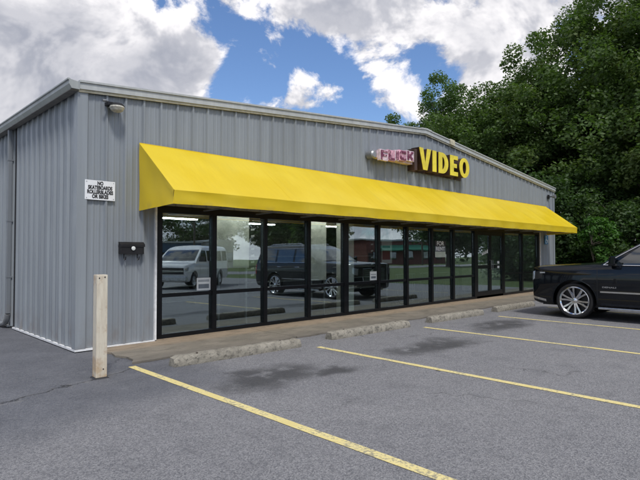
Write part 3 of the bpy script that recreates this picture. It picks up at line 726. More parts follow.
for k, (x, y) in enumerate(((5.6, 6.9), (9.4, 7.5), (12.6, 6.9), (3.3, .33), (5.65, .33), (10.9, .33), (15.0, .33))):  # front row by the glass is added, out of view, to brighten the boards
    row = 'unseen front row added to brighten the displays' if y < 5 else 'back row'; t = thing('ceiling_light', '%s, %s, %s' % (ln, row, {5.6: 'left', 9.4: 'middle', 12.6: 'right', 3.3: 'left', 5.65: 'second from left', 10.9: 'right', 15.0: 'far right'}[x]), 'light', (x, y, 2.6), group='ceiling tube lights')
    MB().box(x - .65, x + .65, y - .10, y + .10, 2.60, 2.6595).build('housing', 'sign_white', t)
    for dy in (-.05, .05): MB().tube([(x - .6, y + dy, 2.58), (x + .6, y + dy, 2.58)], .016, 8).build('tube', 'tube_light', t)
    local(t)

# ---- post
PO = thing('post', 'weathered white square post standing in front of the building corner', 'post', (-.372, -1.80, 0), R(-3))
mb = MB(); hw = .064
rings = [[(sx_ * hw * s_, sy_ * hw * s_, z) for (sx_, sy_) in ((-1, -1), (1, -1), (1, 1), (-1, 1))] for (z, s_) in ((-.05, 1.01), (.4, 1.0), (.8, .995), (1.228, .985))]
mb.loft(rings); PM = mb.build('post_body', 'post_paint', PO, bevel=.010)
for (x, z) in ((-.035, 1.19), (.03, 1.20), (.02, .11)): MB().lathe([(0, -hw - .004), (.008, -hw - .004), (.008, -hw + .004), (0, -hw + .004)], 'y', 8, (x, 0, z)).build('bolt', 'dark_metal', PO)
mb = MB(); mb.loft([[((hw + q) * sx_, (hw + q) * sy_, z) for (sx_, sy_) in ((-1, -1), (1, -1), (1, 1), (-1, 1))] for (z, q) in ((.001, .022), (.012, .012), (.016, .001))]); mb.build('base_grout', 'sign_black', PO)

# ---- wheel stops
def wheel_stop(x0, x1, yc, ang, label, seed):
    L = x1 - x0; rg = random.Random(seed)
    prof = [(-.095, .0), (-.10, .045), (-.074, .118), (-.050, .134), (.050, .134), (.074, .118), (.10, .045), (.095, .0)]
    t = thing('wheel_stop', label, 'wheel stop', ((x0 + x1) / 2, yc, 0), ang, 'concrete wheel stops')
    rings = []; n = 26
    for k in range(n + 1):
        q = k / n; x = -L / 2 + L * q; e = min(q, 1 - q); sc = 1.0 if e > 0 else .86
        rings.append([(x + rg.uniform(-.003, .003), y * sc + rg.uniform(-.003, .003), max(0, z * sc + ((rg.uniform(-.005, .003) - (.016 if rg.random() < .05 else 0)) if z > .02 else 0))) for (y, z) in prof])
    MB().loft(rings).build('stop_body', 'stop_concrete', t, smooth=True, sharp=40)
    for x in (-L * .33, L * .33): MB().lathe([(0, .120), (.016, .120), (.016, .136), (.010, .140), (0, .140)], 'z', 8, (x, 0, 0)).build('anchor_pin', 'bark', t)
    return t
wheel_stop(.54, 2.70, -1.90, R(-2.5), 'stained concrete wheel stop nearest the white post', 1)
wheel_stop(3.50, 5.72, -1.86, R(-1), 'stained concrete wheel stop second from the white post', 2)
wheel_stop(6.52, 8.68, -1.90, R(-1.5), 'stained concrete wheel stop third from the white post', 3)
wheel_stop(9.42, 11.60, -1.92, R(-1), 'stained concrete wheel stop in front of the black car', 4)

# ================================================================ VEHICLES
def cat(xs, ys, q):
    xs = np.array(xs, float); ys = np.array(ys, float); o = np.argsort(xs); xs, ys = xs[o], ys[o]
    d = np.diff(ys) / np.diff(xs); m = np.zeros_like(ys); m[0], m[-1] = d[0], d[-1]
    for i in range(1, len(xs) - 1): m[i] = 0 if d[i - 1] * d[i] <= 0 else 2 / (1 / d[i - 1] + 1 / d[i])
    i = np.clip(np.searchsorted(xs, q) - 1, 0, len(xs) - 2); h = xs[i + 1] - xs[i]; t = (q - xs[i]) / h
    return (2*t**3-3*t**2+1)*ys[i] + (t**3-2*t**2+t)*h*m[i] + (-2*t**3+3*t**2)*ys[i+1] + (t**3-t**2)*h*m[i+1]
class Vehicle:
    def __init__(s, st, gh):
        s.st = np.array(st, float); s.gh = np.array(gh, float)
    def params(s, x): return [float(cat(s.st[:, 0], s.st[:, k], x)) for k in range(1, 5)]
    def half(s, x):
        hw, zb, zs, zt = s.params(x); H = zs - zb
        p = [(0, zb), (hw * .80, zb), (hw * .93, zb + .035), (hw * .972, zb + .10), (hw * .985, zb + H * .30), (hw * .995, zb + H * .5), (hw, zb + H * .64), (hw * .994, zb + H * .78), (hw * .980, zb + H * .90), (hw * .962, zs - .012), (hw * .935, zs + (zt - zs) * .28), (hw * .86, zs + (zt - zs) * .55), (hw * .62, zs + (zt - zs) * .85), (hw * .3, zt - .003), (0, zt)]
        return p
    def side_y(s, x, z):
        p = s.half(x); zz = [q[1] for q in p[2:10]]; yy = [q[0] for q in p[2:10]]; return float(np.interp(z, zz, yy))
    def body(s, mat, parent, arches, ar, wd):
        x0, x1 = s.st[:, 0].min(), s.st[:, 0].max()
        xs = sorted(set(list(np.linspace(x0, x1, 70)) + list(s.st[:, 0]))); rings = []
        for x in xs:
            h = s.half(x); rings.append([(x, q[0], q[1]) for q in h] + [(x, -q[0], q[1]) for q in h[-2:0:-1]])
        o = MB().loft(rings).build('body', mat, parent)
        tmp = []
        for ax in arches:
            c = MB(); prof = [(ar, -1.3), (ar, -wd), (ar, wd), (ar, 1.3)]
            for sg in (-1, 1):
                c2 = MB().lathe([(0.0001, sg * wd), (ar, sg * wd), (ar, sg * 1.4), (.0001, sg * 1.4)], 'y', 40, (ax, 0, .40)).build('cut', mat); tmp.append(c2)
                md = o.modifiers.new('cut', 'BOOLEAN'); md.operation = 'DIFFERENCE'; md.solver = 'EXACT'; md.object = c2
        par = o.parent; o.parent = None
        for c2 in tmp: c2.location = (0, 0, 0)
        dg = bpy.context.evaluated_depsgraph_get(); dg.update(); me = bpy.data.meshes.new_from_object(o.evaluated_get(dg))
        o.modifiers.clear(); o.data = me; o.parent = par
        for c2 in tmp: bpy.data.objects.remove(c2)
        for q in me.polygons: q.use_smooth = True
        me.set_sharp_from_angle(angle=R(32)); return o
    def g(s, z): return [float(np.interp(z, s.gh[:, 0], s.gh[:, k])) for k in (1, 2, 3)]
    def bow(s, y, hw): return .14 * (y / max(hw, .01)) ** 2
    def greenhouse(s, mat, parent, name='cabin'):
        rings = []
        for row in s.gh:
            z, xf, xr, hw = row; ring = []; n = 12
            for k in range(n + 1):
                y = -hw + 2 * hw * k / n; ring.append((xf - s.bow(y, hw), y, z))
            for k in range(1, 10): x = (xf - .14) + (xr + .05 - xf + .14) * k / 10; ring.append((x, hw * (1 + .012 * math.sin(math.pi * k / 10)), z))
            for k in range(n + 1):
                y = hw - 2 * hw * k / n; ring.append((xr + .05 * (y / max(hw, .01)) ** 2, y, z))
            for k in range(1, 10): x = (xr + .05) + (xf - .14 - xr - .05) * k / 10; ring.append((x, -hw * (1 + .012 * math.sin(math.pi * k / 10)), z))
            rings.append(ring)
        return MB().loft(rings).build(name, mat, parent, smooth=True, sharp=40)
    def side_win(s, xfb, xft, xrb, xrt, z0, z1, sg, mat, parent, name='window', off=.008):
        pts = []; nr, nc = 7, 8
        for i in range(nr):
            t = i / (nr - 1); z = z0 + (z1 - z0) * t; xa = xfb + (xft - xfb) * t; xb = xrb + (xrt - xrb) * t; f, r, hw = s.g(z)
            for j in range(nc):
                x = xa + (xb - xa) * j / (nc - 1); u = (x - (f - .14)) / (r + .05 - f + .14)
                pts.append((x, sg * (hw * (1 + .012 * math.sin(math.pi * min(1, max(0, u)))) + off), z))
        inner = [(p[0], p[1] - sg * (off + .004), p[2]) for p in pts]
        N = len(pts); fs = [(i * nc + j, i * nc + j + 1, (i + 1) * nc + j + 1, (i + 1) * nc + j) for i in range(nr - 1) for j in range(nc - 1)]
        rim = [j for j in range(nc)] + [i * nc + nc - 1 for i in range(1, nr)] + [(nr - 1) * nc + j for j in range(nc - 2, -1, -1)] + [i * nc for i in range(nr - 2, 0, -1)]
        fs2 = [(rim[i], rim[(i + 1) % len(rim)], N + rim[(i + 1) % len(rim)], N + rim[i]) for i in range(len(rim))]
        return MB().add(pts + inner, fs + [tuple(N + k for k in f[::-1]) for f in fs] + fs2).build(name, mat, parent, smooth=True, sharp=50)
    def front_win(s, z0, z1, k, mat, parent, name, rear=False):
        pts = []; nr, nc = 7, 13
        for lay in (0, 1):
            for i in range(nr):
                z = z0 + (z1 - z0) * i / (nr - 1); f, r, hw = s.g(z)
                for j in range(nc):
                    y = hw * k * (-1 + 2 * j / (nc - 1)); x = (r + .05 * (y / hw) ** 2 - (.008 - .012 * lay)) if rear else (f - s.bow(y, hw) + .010 - .014 * lay)
                    pts.append((x, y, z))
        N = nr * nc; fs = [(i * nc + j, i * nc + j + 1, (i + 1) * nc + j + 1, (i + 1) * nc + j) for i in range(nr - 1) for j in range(nc - 1)]
        rim = [j for j in range(nc)] + [i * nc + nc - 1 for i in range(1, nr)] + [(nr - 1) * nc + j for j in range(nc - 2, -1, -1)] + [i * nc for i in range(nr - 2, 0, -1)]
        fs2 = [(rim[i], rim[(i + 1) % len(rim)], N + rim[(i + 1) % len(rim)], N + rim[i]) for i in range(len(rim))]
        return MB().add(pts, fs + [tuple(N + q for q in f[::-1]) for f in fs] + fs2).build(name, mat, parent, smooth=True, sharp=50)
    def patch(s, x0, x1, z0, z1, sg, mat, parent, name, off=.006, th=.02, z0b=None, z1b=None, nx=8, nz=5):
        """curved slab lying on the body side between two x and two z (z can slope)"""
        pts = []
        for lay in (off, off - th):
            for i in range(nx + 1):
                x = x0 + (x1 - x0) * i / nx; a = z0 + ((z0b if z0b is not None else z0) - z0) * i / nx; b = z1 + ((z1b if z1b is not None else z1) - z1) * i / nx
                for j in range(nz + 1):
                    z = a + (b - a) * j / nz; pts.append((x, sg * (s.side_y(x, z) + lay), z))
        m = nz + 1; N = (nx + 1) * m; fs = [(i * m + j, i * m + j + 1, (i + 1) * m + j + 1, (i + 1) * m + j) for i in range(nx) for j in range(nz)]
        rim = [j for j in range(m)] + [i * m + nz for i in range(1, nx + 1)] + [nx * m + j for j in range(nz - 1, -1, -1)] + [i * m for i in range(nx - 1, 0, -1)]
        fs2 = [(rim[i], rim[(i + 1) % len(rim)], N + rim[(i + 1) % len(rim)], N + rim[i]) for i in range(len(rim))]
        return MB().add(pts, fs + [tuple(N + q for q in f[::-1]) for f in fs] + fs2).build(name, mat, parent, smooth=True, sharp=40)
def wheel(parent, x, ysg, yo, rad, rim_r, spokes, rim_mat, wide=.27):
    """yo: outer face distance from the centre line"""
    yi = yo - wide; cz = rad
    def Y(v): return ysg * v
    wo = MB().lathe([(.001, Y(yi + .02)), (rim_r * .97, Y(yi + .02)), (rim_r * .97, Y(yo - .11)), (rim_r * .60, Y(yo - .115)), (.001, Y(yo - .115))], 'y', 36, (x, 0, cz)).build('wheel', 'black_plastic', parent, smooth=True)
    tp = [(rim_r - .005, yi + .01), (rim_r + .02, yi), (rad - .035, yi), (rad - .008, yi + .02), (rad, yi + .05), (rad, yo - .05), (rad - .008, yo - .02), (rad - .035, yo), (rim_r + .02, yo - .004), (rim_r - .005, yo - .015), (rim_r - .006, yo - .10)]
    MB().lathe([(r, Y(q)) for r, q in tp], 'y', 48, (x, 0, cz), close=True).build('tyre', 'rubber', wo, smooth=True)
    MB().lathe([(r, Y(q)) for r, q in [(rim_r - .004, yo - .10), (rim_r - .003, yo - .018), (rim_r + .008, yo - .012), (rim_r - .006, yo - .008), (rim_r - .028, yo - .03), (rim_r - .034, yo - .10)]], 'y', 48, (x, 0, cz), close=True).build('rim', rim_mat, wo, smooth=True)
    for k in range(spokes):
        a0 = 2 * math.pi * (k + .25) / spokes
        mb = MB()
        for sgn in (-1, 1):
            rings = []
            for (r, off, hw_, y_, th) in ((.045, .014, .020, yo - .040, .04), (rim_r * .5, .028, .022, yo - .034, .035), (rim_r - .012, .062, .026, yo - .022, .03)):
                hw_ *= 1.35
                cx_, cz_ = math.cos(a0), math.sin(a0); tx, tz = -cz_, cx_; o_ = sgn * off
                rings.append([(x + cx_ * r + tx * (o_ + e * hw_), Y(y_ - f * th), cz + cz_ * r + tz * (o_ + e * hw_)) for (e, f) in ((-1, 1), (-.6, 0), (.6, 0), (1, 1))])
            mb.loft(rings)
        mb.build('spoke', rim_mat, wo)
    MB().lathe([(.001, Y(yo - .06)), (.062, Y(yo - .06)), (.060, Y(yo - .022)), (.045, Y(yo - .016)), (.001, Y(yo - .014))], 'y', 20, (x, 0, cz)).build('hub_cap', rim_mat, wo, smooth=True)
    return wo

# ---- the black full-size SUV at the kerb
SUV = thing('parked_car', 'black full-size SUV parked facing the shop at the right edge', 'car', (10.46, -5.263, 0), R(90))
V = Vehicle([(2.475, .74, .42, 1.0, 1.03), (2.462, .85, .38, 1.07, 1.11), (2.42, .93, .32, 1.115, 1.165), (2.25, .985, .28, 1.14, 1.20), (1.9, 1.003, .27, 1.15, 1.22), (1.473, 1.012, .28, 1.17, 1.245), (1.0, 1.018, .29, 1.195, 1.275), (.5, 1.022, .29, 1.205, 1.26), (-1, 1.022, .29, 1.21, 1.25), (-2.2, 1.015, .29, 1.21, 1.25), (-2.55, .995, .33, 1.21, 1.24), (-2.68, .95, .38, 1.19, 1.21), (-2.72, .86, .44, 1.12, 1.14)],
            [(1.16, 1.12, -2.64, .965), (1.25, 1.02, -2.63, .955), (1.50, .62, -2.57, .895), (1.70, .28, -2.50, .838), (1.79, .08, -2.43, .79), (1.845, -.10, -2.33, .70), (1.875, -.35, -2.2, .52), (1.885, -.6, -2.0, .25)])
V.body('black_paint', SUV, (1.473, -1.473), .475, .70)
V.greenhouse('black_paint', SUV)
V.front_win(1.29, 1.755, .90, 'auto_glass', SUV, 'windshield'); V.front_win(1.28, 1.72, .86, 'auto_glass', SUV, 'rear_window', True)
for sg in (1, -1):
    V.side_win(.66, .075, -.36, -.36, 1.235, 1.70, sg, 'auto_glass', SUV)
    V.side_win(-.46, -.46, -1.36, -1.34, 1.235, 1.70, sg, 'auto_glass', SUV)
    V.side_win(-1.47, -1.45, -2.36, -2.28, 1.235, 1.69, sg, 'auto_glass', SUV)
    V.side_win(.80, .70, .70, .62, 1.235, 1.325, sg, 'black_plastic', SUV, 'quarter_trim')
    # chrome surround of the side glass
    def sp(x, z, off=.014):
        f, r, hw_ = V.g(z); u = min(1, max(0, (x - (f - .14)) / (r + .05 - f + .14))); return (x, sg * (hw_ * (1 + .012 * math.sin(math.pi * u)) + off), z)
    MB().tube([sp(.86, 1.222), sp(.2, 1.220), sp(-1.0, 1.220), sp(-2.38, 1.220)], .011, 6).build('chrome_strip', 'chrome', SUV, smooth=True)
    MB().tube([sp(.86, 1.222), sp(.70, 1.335), sp(.40, 1.52), sp(.10, 1.700), sp(-.02, 1.722), sp(-1.0, 1.725), sp(-2.26, 1.715), sp(-2.40, 1.222)], .010, 6).build('chrome_strip', 'chrome', SUV, smooth=True)
    # lower chrome strip, door seams, handles, badge, running board
    V.patch(.92, -.40, .615, .648, sg, 'chrome', SUV, 'door_strip', .014, .02); V.patch(-.44, -1.0, .62, .648, sg, 'chrome', SUV, 'door_strip', .014, .02)
    for (x, za, zb) in ((.985, .40, 1.18), (-.42, .40, 1.18), (-1.34, .86, 1.18)): V.patch(x, x - .009, za, zb, sg, 'sign_black', SUV, 'door_seam', .0016, .01, nx=1, nz=8)
    for x in (-.22, -1.18): MB().tube([(x + .11, sg * (V.side_y(x, 1.06) + .005), 1.06), (x + .08, sg * (V.side_y(x, 1.06) + .04), 1.062), (x - .08, sg * (V.side_y(x, 1.06) + .04), 1.062), (x - .11, sg * (V.side_y(x, 1.06) + .005), 1.06)], .014, 8).build('door_handle', 'chrome', SUV, smooth=True)
    MB().box(-.95, .95, sg * .90 if sg > 0 else -1.07, 1.07 if sg > 0 else -.90, .255, .30).build('running_board', 'satin_metal', SUV, bevel=.012)
    t_ = text_mesh('DENALI', .046, 'chrome', 'badge', SUV, (0, 0, 0), .003, .27, .001)
    t_.data.transform(Matrix.Rotation(R(180) if sg > 0 else 0, 4, 'Z')); t_.data.transform(Matrix.Translation((.74, sg * (V.side_y(.74, .73) + .004), .735)))
    # lamps
    V.patch(2.18, 2.44, .90, 1.07, sg, 'black_plastic', SUV, 'lamp_housing', .004, .02, .84, 1.02)
    hl = V.patch(2.37, 2.468, .88, 1.06, sg, 'headlamp', SUV, 'headlight', .012, .03, .80, 1.02)
    V.patch(2.12, 2.24, 1.012, 1.04, sg, 'headlamp', SUV, 'marker_lamp', .010, .02, 1.0, 1.035)
    V.patch(-2.56, -2.69, .80, 1.15, sg, 'red_lens', SUV, 'tail_light', .010, .03)
    V.patch(2.10, 2.455, .345, .40, sg, 'chrome', SUV, 'bumper_trim', .010, .03, .42, .47)
    # mirror
    m_ = MB().loft([[(x, sg * y, z) for (x, z) in ((a, b), (a - .10, b - .01), (a - .12, b + .17), (a - .02, b + .17))] for (y, a, b) in ((1.02, .72, 1.22), (1.10, .73, 1.215), (1.22, .70, 1.225), (1.25, .67, 1.25))])
    m_.build('mirror', 'black_paint', SUV, bevel=.02)
    MB().box(.60, .70, min(sg * .94, sg * 1.05), max(sg * .94, sg * 1.05), 1.20, 1.25).build('mirror_arm', 'black_plastic', SUV, bevel=.01)
    # wheel-arch lip
    for ax in (1.473, -1.473):
        pts = []
        for k in range(25):
            a = R(-8) + R(196) * k / 24; x = ax + .482 * math.cos(a); z = .40 + .482 * math.sin(a)
            if z > .33: pts.append((x, sg * (V.side_y(x, z) + .002), z))
        MB().tube(pts, .014, 6).build('arch_lip', 'black_paint', SUV, smooth=True)
    MB().tube([(-.25, sg * .66, 1.875), (-.35, sg * .68, 1.905), (-1.9, sg * .68, 1.90), (-2.05, sg * .66, 1.86)], .018, 8).build('roof_rail', 'satin_metal', SUV, smooth=True)
    for ax in (1.473, -1.473): wheel(SUV, ax, sg, 1.0, .40, .315, 6, 'chrome')
MB().box(2.42, 2.485, -.56, .56, .60, 1.0).build('grille', 'black_plastic', SUV, bevel=.02)
for k in range(6): MB().box(2.485, 2.497, -.53, .53, .63 + .06 * k, .655 + .06 * k).build('grille_bar', 'chrome', SUV)
MB().tube([(2.487, -.57, .59), (2.487, .57, .59), (2.46, .57, 1.01), (2.46, -.57, 1.01), (2.487, -.57, .59)], .02, 6).build('grille_frame', 'chrome', SUV)
MB().box(2.40, 2.49, -.60, .60, .40, .53).build('bumper_intake', 'black_plastic', SUV, bevel=.02)
MB().box(-2.3, 2.25, -.78, .78, .26, .36).build('chassis', 'black_plastic', SUV)

# ---- white van that shows in the window reflections (stands right of the photographer)
VAN = thing('passenger_van', 'white passenger van mirrored in the leftmost shop window', 'van', (10.9, -15.2, 0), R(144))
V2 = Vehicle([(2.62, .70, .42, .92, .96), (2.60, .84, .36, 1.02, 1.06), (2.52, .93, .34, 1.10, 1.14), (2.2, .985, .32, 1.14, 1.20), (1.7, 1.0, .32, 1.18, 1.25), (1.2, 1.0, .32, 1.20, 1.28), (0, 1.005, .32, 1.20, 1.26), (-2.8, 1.0, .32, 1.20, 1.26), (-3.02, .97, .36, 1.18, 1.22), (-3.06, .90, .42, 1.12, 1.16)],
             [(1.16, 1.75, -3.04, .97), (1.28, 1.62, -3.04, .965), (1.6, 1.18, -3.02, .93), (1.86, .80, -2.99, .89), (1.98, .55, -2.95, .84), (2.06, .25, -2.85, .72), (2.10, .0, -2.7, .45)])
V2.body('white_paint', VAN, (1.70, -1.73), .45, .68); V2.greenhouse('white_paint', VAN)
V2.front_win(1.32, 1.87, .90, 'auto_glass', VAN, 'windshield'); V2.front_win(1.34, 1.82, .8, 'auto_glass', VAN, 'rear_window', True)
for sg in (1, -1):
    V2.side_win(1.18, .68, .22, .22, 1.27, 1.83, sg, 'auto_glass', VAN); V2.side_win(.08, .08, -.98, -.98, 1.30, 1.83, sg, 'auto_glass', VAN)
    V2.side_win(-1.12, -1.12, -1.95, -1.95, 1.30, 1.83, sg, 'auto_glass', VAN); V2.side_win(-2.08, -2.08, -2.85, -2.82, 1.30, 1.83, sg, 'auto_glass', VAN)
    V2.patch(2.35, 2.60, .88, 1.03, sg, 'headlamp', VAN, 'headlight', .012, .03, .84, .97)
    V2.patch(-2.9, -3.03, .75, 1.1, sg, 'red_lens', VAN, 'tail_light', .01, .03)
    for x in (1.12, .15, -1.03): V2.patch(x, x - .012, .42, 1.16, sg, 'sign_black', VAN, 'door_seam', .002, .01, nx=1, nz=6)
    MB().box(1.10, 1.26, min(sg * 1.02, sg * 1.24), max(sg * 1.02, sg * 1.24), 1.28, 1.52).build('mirror', 'black_plastic', VAN, bevel=.02)
    for ax in (1.70, -1.73): wheel(VAN, ax, sg, .975, .375, .22, 8, 'satin_metal', .24)
MB().box(2.58, 2.655, -.80, .80, .72, 1.0).build('grille', 'black_plastic', VAN, bevel=.02); MB().box(2.656, 2.668, -.78, .78, .84, .885).build('grille_bar', 'chrome', VAN)
MB().box(2.50, 2.72, -.95, .95, .40, .62).build('bumper', 'satin_metal', VAN, bevel=.03); MB().box(-3.12, -2.98, -.93, .93, .42, .60).build('bumper', 'satin_metal', VAN, bevel=.03)

# ================================================================ TREES
def leaves(cent, rad, per, size, seed, flat=.8):
    rg = np.random.default_rng(seed); N = len(cent) * per
    c = np.repeat(np.array(cent), per, 0); r = np.repeat(np.array(rad), per)
    d = rg.normal(size=(N, 3)); d /= np.linalg.norm(d, axis=1)[:, None]
    q = c + d * (r * rg.uniform(.25, 1, N) ** .6)[:, None] * np.array([1, 1, flat])
    a = rg.normal(size=(N, 3)); a[:, 2] *= .55; a /= np.linalg.norm(a, axis=1)[:, None]
    nrm = d * .6 + rg.normal(size=(N, 3)) * .5 + np.array([0, 0, .55]); b = np.cross(nrm, a); b /= np.linalg.norm(b, axis=1)[:, None] + 1e-9
    s = size * rg.uniform(.6, 1.35, N)[:, None]
    up = np.cross(a, b)
    v = np.empty((N, 4, 3)); v[:, 0] = q - a * s * .5; v[:, 1] = q + b * s * .30 + up * s * .08; v[:, 2] = q + a * s * .55; v[:, 3] = q - b * s * .30 + up * s * .08
    return v.reshape(-1, 3)
def leaf_mesh(name, v, mat, parent):
    N = len(v) // 4; me = bpy.data.meshes.new(name); me.vertices.add(4 * N); me.vertices.foreach_set('co', v.astype(np.float32).ravel())
    me.loops.add(4 * N); me.loops.foreach_set('vertex_index', np.arange(4 * N, dtype=np.int32)); me.polygons.add(N); me.polygons.foreach_set('loop_start', np.arange(0, 4 * N, 4, dtype=np.int32))
    me.update(calc_edges=True); me.validate(); me.materials.append(MT(mat)); o = bpy.data.objects.new(name, me); C.objects.link(o); o.parent = parent; return o
def tree(name, label, base, h, lobes, per, size, mat, seed, trunk_r=.28, clump=(.55, 1.1), ncl=260, catg='tree', group='trees beside the shop', shell=.55):
    """lobes: (dx, dy, z, rx, rz) ellipsoids of the crown"""
    rg = random.Random(seed); t = thing(name, label, catg, base, 0, group)
    vols = [l[3] ** 2 * l[4] for l in lobes]; tot = sum(vols); cent = []; rad = []
    for l, vv in zip(lobes, vols):
        for _ in range(max(6, int(ncl * vv / tot))):
            d = Vector((rg.gauss(0, 1), rg.gauss(0, 1), rg.gauss(0, 1))).normalized(); r = rg.uniform(shell ** 2, 1.08) ** .5
            bump_ = 1 + .16 * math.sin(d.x * 5 + seed) * math.sin(d.y * 4 + seed * 2) + .12 * math.sin(d.z * 7 + seed)
            cent.append((l[0] + d.x * l[3] * r * bump_, l[1] + d.y * l[3] * r * bump_, max(.3, l[2] + d.z * l[4] * r * bump_))); rad.append(rg.uniform(*clump))
    leaf_mesh('crown', leaves(cent, rad, per, size, seed), mat, t)
    tm = MB(); top = h * .72
    pts = [Vector((rg.uniform(-.15, .15) * k, rg.uniform(-.15, .15) * k, top * k / 6 - (.1 if k == 0 else 0))) for k in range(7)]
    tm.tube(pts, [trunk_r * (1.25 if k == 0 else 1 - .13 * k) for k in range(7)], 10)
    for c in rg.sample(cent, min(len(cent), 34)):
        c = Vector(c); k = min(5, max(1, int(c.z / top * 4.2))); s_ = pts[k]; mid = s_.lerp(c, .5) + Vector((rg.uniform(-.4, .4), rg.uniform(-.4, .4), rg.uniform(-.1, .6)))
        tm.tube([s_, s_.lerp(mid, .5) + Vector((0, 0, .1)), mid, c], [trunk_r * .32, trunk_r * .24, trunk_r * .16, .015], 5)
    tm.build('trunk', 'bark', t, smooth=True); return t
# big ones right of the building
tree('broadleaf_tree', 'towering dark green tree filling the upper right corner', (33.0, 1.8, 0), 21, [(0, 0, 12.3, 6.0, 6.0), (-2.6, 2.4, 8.9, 4.9, 4.9), (2, -2, 9, 5.5, 5), (1.2, -1.0, 17.3, 4.4, 4.4)], 230, .205, 'leaf_mid', 11, .42, (.6, 1.25), 560)
tree('broadleaf_tree', 'dark tree behind the black car at the right edge', (29.5, -3.8, 0), 18, [(0, 0, 10.5, 5.2, 6.3), (-1.5, 1.5, 6.2, 4.2, 4.2), (1, -2, 15, 4, 4.5)], 220, .205, 'leaf_mid', 12, .36, (.6, 1.2), 430)
tree('broadleaf_tree', 'green tree rising behind the right gable slope', (29.3, 8.0, 0), 13, [(0, 0, 8.2, 4.3, 4.0), (-1.5, 1.0, 6.6, 3.7, 3.4), (1.5, -1.5, 9.6, 3.8, 3.6)], 210, .19, 'leaf_mid', 13, .32, (.5, 1.05), 340)
tree('broadleaf_tree', 'pale feathery tree behind the roof just right of the ridge', (30.0, 12.0, 0), 13.0, [(0, 0, 9.4, 2.9, 3.6), (1.0, -1.2, 8.2, 3.2, 3.4), (-.4, .4, 12.3, 1.7, 2.2)], 170, .17, 'leaf_pale', 14, .22, (.4, .85), 280, shell=.35)
tree('broadleaf_tree', 'distant treetop peeking over the ridge left of the pale tree', (33.2, 19.4, 0), 13.6, [(0, 0, 11.2, 1.5, 2.4), (.9, -.5, 9.8, 1.9, 2.5)], 120, .2, 'leaf_mid', 15, .22, (.4, .8), 110)
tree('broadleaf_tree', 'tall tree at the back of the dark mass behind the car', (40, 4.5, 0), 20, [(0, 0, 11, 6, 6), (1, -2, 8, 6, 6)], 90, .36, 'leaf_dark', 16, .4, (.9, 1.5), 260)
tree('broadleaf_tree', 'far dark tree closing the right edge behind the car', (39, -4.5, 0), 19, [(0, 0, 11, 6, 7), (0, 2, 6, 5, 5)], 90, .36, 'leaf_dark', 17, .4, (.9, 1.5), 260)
# understorey
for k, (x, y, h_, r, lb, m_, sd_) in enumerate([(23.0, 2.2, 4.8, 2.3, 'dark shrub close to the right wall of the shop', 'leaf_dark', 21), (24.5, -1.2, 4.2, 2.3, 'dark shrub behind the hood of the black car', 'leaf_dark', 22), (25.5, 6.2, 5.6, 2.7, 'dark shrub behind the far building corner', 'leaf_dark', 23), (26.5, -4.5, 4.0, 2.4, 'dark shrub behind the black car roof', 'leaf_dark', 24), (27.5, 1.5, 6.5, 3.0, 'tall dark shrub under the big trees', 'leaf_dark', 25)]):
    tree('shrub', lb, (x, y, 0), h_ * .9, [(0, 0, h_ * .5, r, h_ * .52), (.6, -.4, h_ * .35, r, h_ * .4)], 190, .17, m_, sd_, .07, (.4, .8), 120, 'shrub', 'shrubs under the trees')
tree('shrub', 'bright green sapling lit in front of the dark trees', (21.6, -.75, 0), 3.1, [(0, 0, 2.75, .45, .30), (-.25, .45, 2.3, .45, .26), (.2, -.4, 2.15, .45, .26), (0, 0, 1.5, .4, .4)], 90, .16, 'leaf_bright', 31, .025, (.18, .34), 30, 'shrub', 'shrubs under the trees', shell=.2)

# ================================================================ ACROSS THE STREET (only the shop glass shows it)
def far_building(label, x0, x1, y, h, depth, wall, nwin, canopy=None):
    t = thing('shop_building', label, 'building', ((x0 + x1) / 2, y, 0), 0, 'buildings across the street')
    MB().box(x0, x1, y - depth, y, -.03, h).build('wall', wall, t); MB().box(x0 - .2, x1 + .2, y - depth - .2, y + .25, h + .001, h + .25).build('roof', 'roof_metal', t)
    for k in range(nwin):
        cx = x0 + (x1 - x0) * (k + .5) / nwin; fr = MB().box(cx - .95, cx + .95, y + .002, y + .06, .9, 2.5).build('window', 'frame_bronze', t); MB().box(cx - .85, cx + .85, y + .061, y + .07, 1.0, 2.4).build('pane', 'far_glass', fr)
    MB().box(x0 + .4, x0 + 1.5, y + .002, y + .07, 0, 2.2).build('door', 'frame_bronze', t)
    if canopy:
        cc = MB(); cc.prism([(y + .08, 2.7), (y + .08, 3.7), (y + 1.6, 2.8), (y + 1.6, 2.6)], 'x', x0 + 3, x1 - 3); cc.build('canopy', canopy, t)
    local(t)
far_building('low blue metal building across the street, mirrored behind the van', 24, 43, -66, 4.1, 14, 'blue_siding', 4)
far_building('small pale building beside the blue one, mirrored above the van', 43.6, 48.0, -64, 4.3, 10, 'pale_siding', 2)
far_building('dark red brick shop with green canopy mirrored near the doors', 66, 92, -50, 4.4, 14, 'brick_red', 5, 'green_canvas')
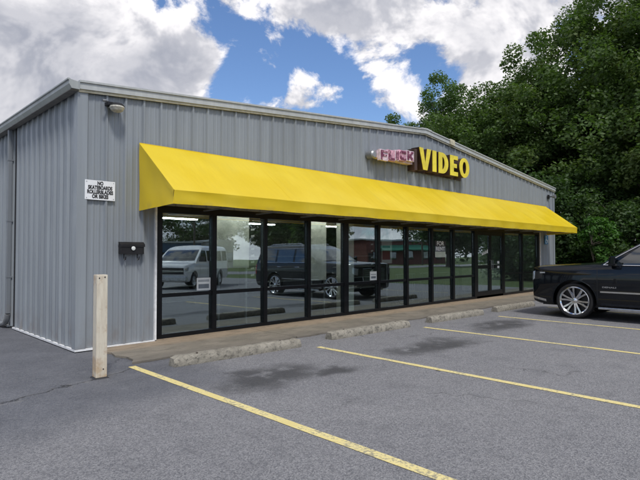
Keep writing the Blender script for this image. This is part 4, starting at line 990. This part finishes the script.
def pole(x, y, label):
    t = thing('utility_pole', label, 'pole', (x, y, 0), 0, 'utility poles along the road')
    MB().tube([(x, y, -.1), (x, y, 9.5)], [.15, .10], 10).build('shaft', 'pole_wood', t, smooth=True); MB().box(x - .05, x + .05, y - 1.1, y + 1.1, 8.7, 8.82).build('crossarm', 'pole_wood', t)
    for d_ in (-1, 0, 1): MB().lathe([(0, 8.83), (.04, 8.83), (.05, 8.9), (.03, 8.97), (0, 8.98)], 'z', 8, (x, y + d_, 0)).build('insulator', 'grey_metal', t)
    local(t)
pole(27.5, -42.5, 'wooden utility pole mirrored between the first two windows'); pole(72, -42.5, 'wooden utility pole far along the road, right one'); pole(-17, -42.5, 'wooden utility pole along the road, left one')
for k, d_ in enumerate((-1, 0, 1)):
    pts = []
    for (xa, xb) in ((-17, 27.5), (27.5, 72)):
        for i in range(13): q = i / 12; pts.append((xa + (xb - xa) * q, -42.5 + d_, 8.98 - .9 * 4 * q * (1 - q)))
    tag(MB().tube(pts, .018, 4).build('power_line', 'wire_black'), 'overhead power line strung between the poles, %s wire' % ('far', 'middle', 'near')[k], 'wire', 'power lines')
for k, (x, y, h_, r, lb) in enumerate([(22, -58, 9, 5, 'dark tree left of the blue building, mirrored at the left window edge'), (54, -60, 13, 7, 'dark tree between the blue and brick buildings'), (64, -72, 15, 8, 'tall dark tree behind the brick shop'), (35, -84, 8.0, 5.5, 'low dark tree behind the blue building'), (48, -44, 10, 4.5, 'roadside tree mirrored above the reflected car'), (60, -30, 11, 5, 'roadside tree mirrored near the doors'), (100, -44, 14, 8, 'big tree at the end of the road'), (0, -60, 11, 6, 'dark tree across the street behind the photographer'), (50, -80, 12, 8, 'broad dark tree far behind the pale building'), (78, -82, 15, 9, 'broad tall tree far behind the brick shop'), (14, -76, 11, 8, 'broad dark tree far left of the blue building'), (118, -70, 16, 11, 'broad tall tree on the far right skyline')]):
    tree('broadleaf_tree', lb, (x, y, 0), h_, [(0, 0, h_ * .6, r, h_ * .36), (r * .3, 0, h_ * .45, r * .8, h_ * .3)], 60, .55, 'leaf_dark', 40 + k, .3, (.9, 1.6), 150, group='trees across the street')
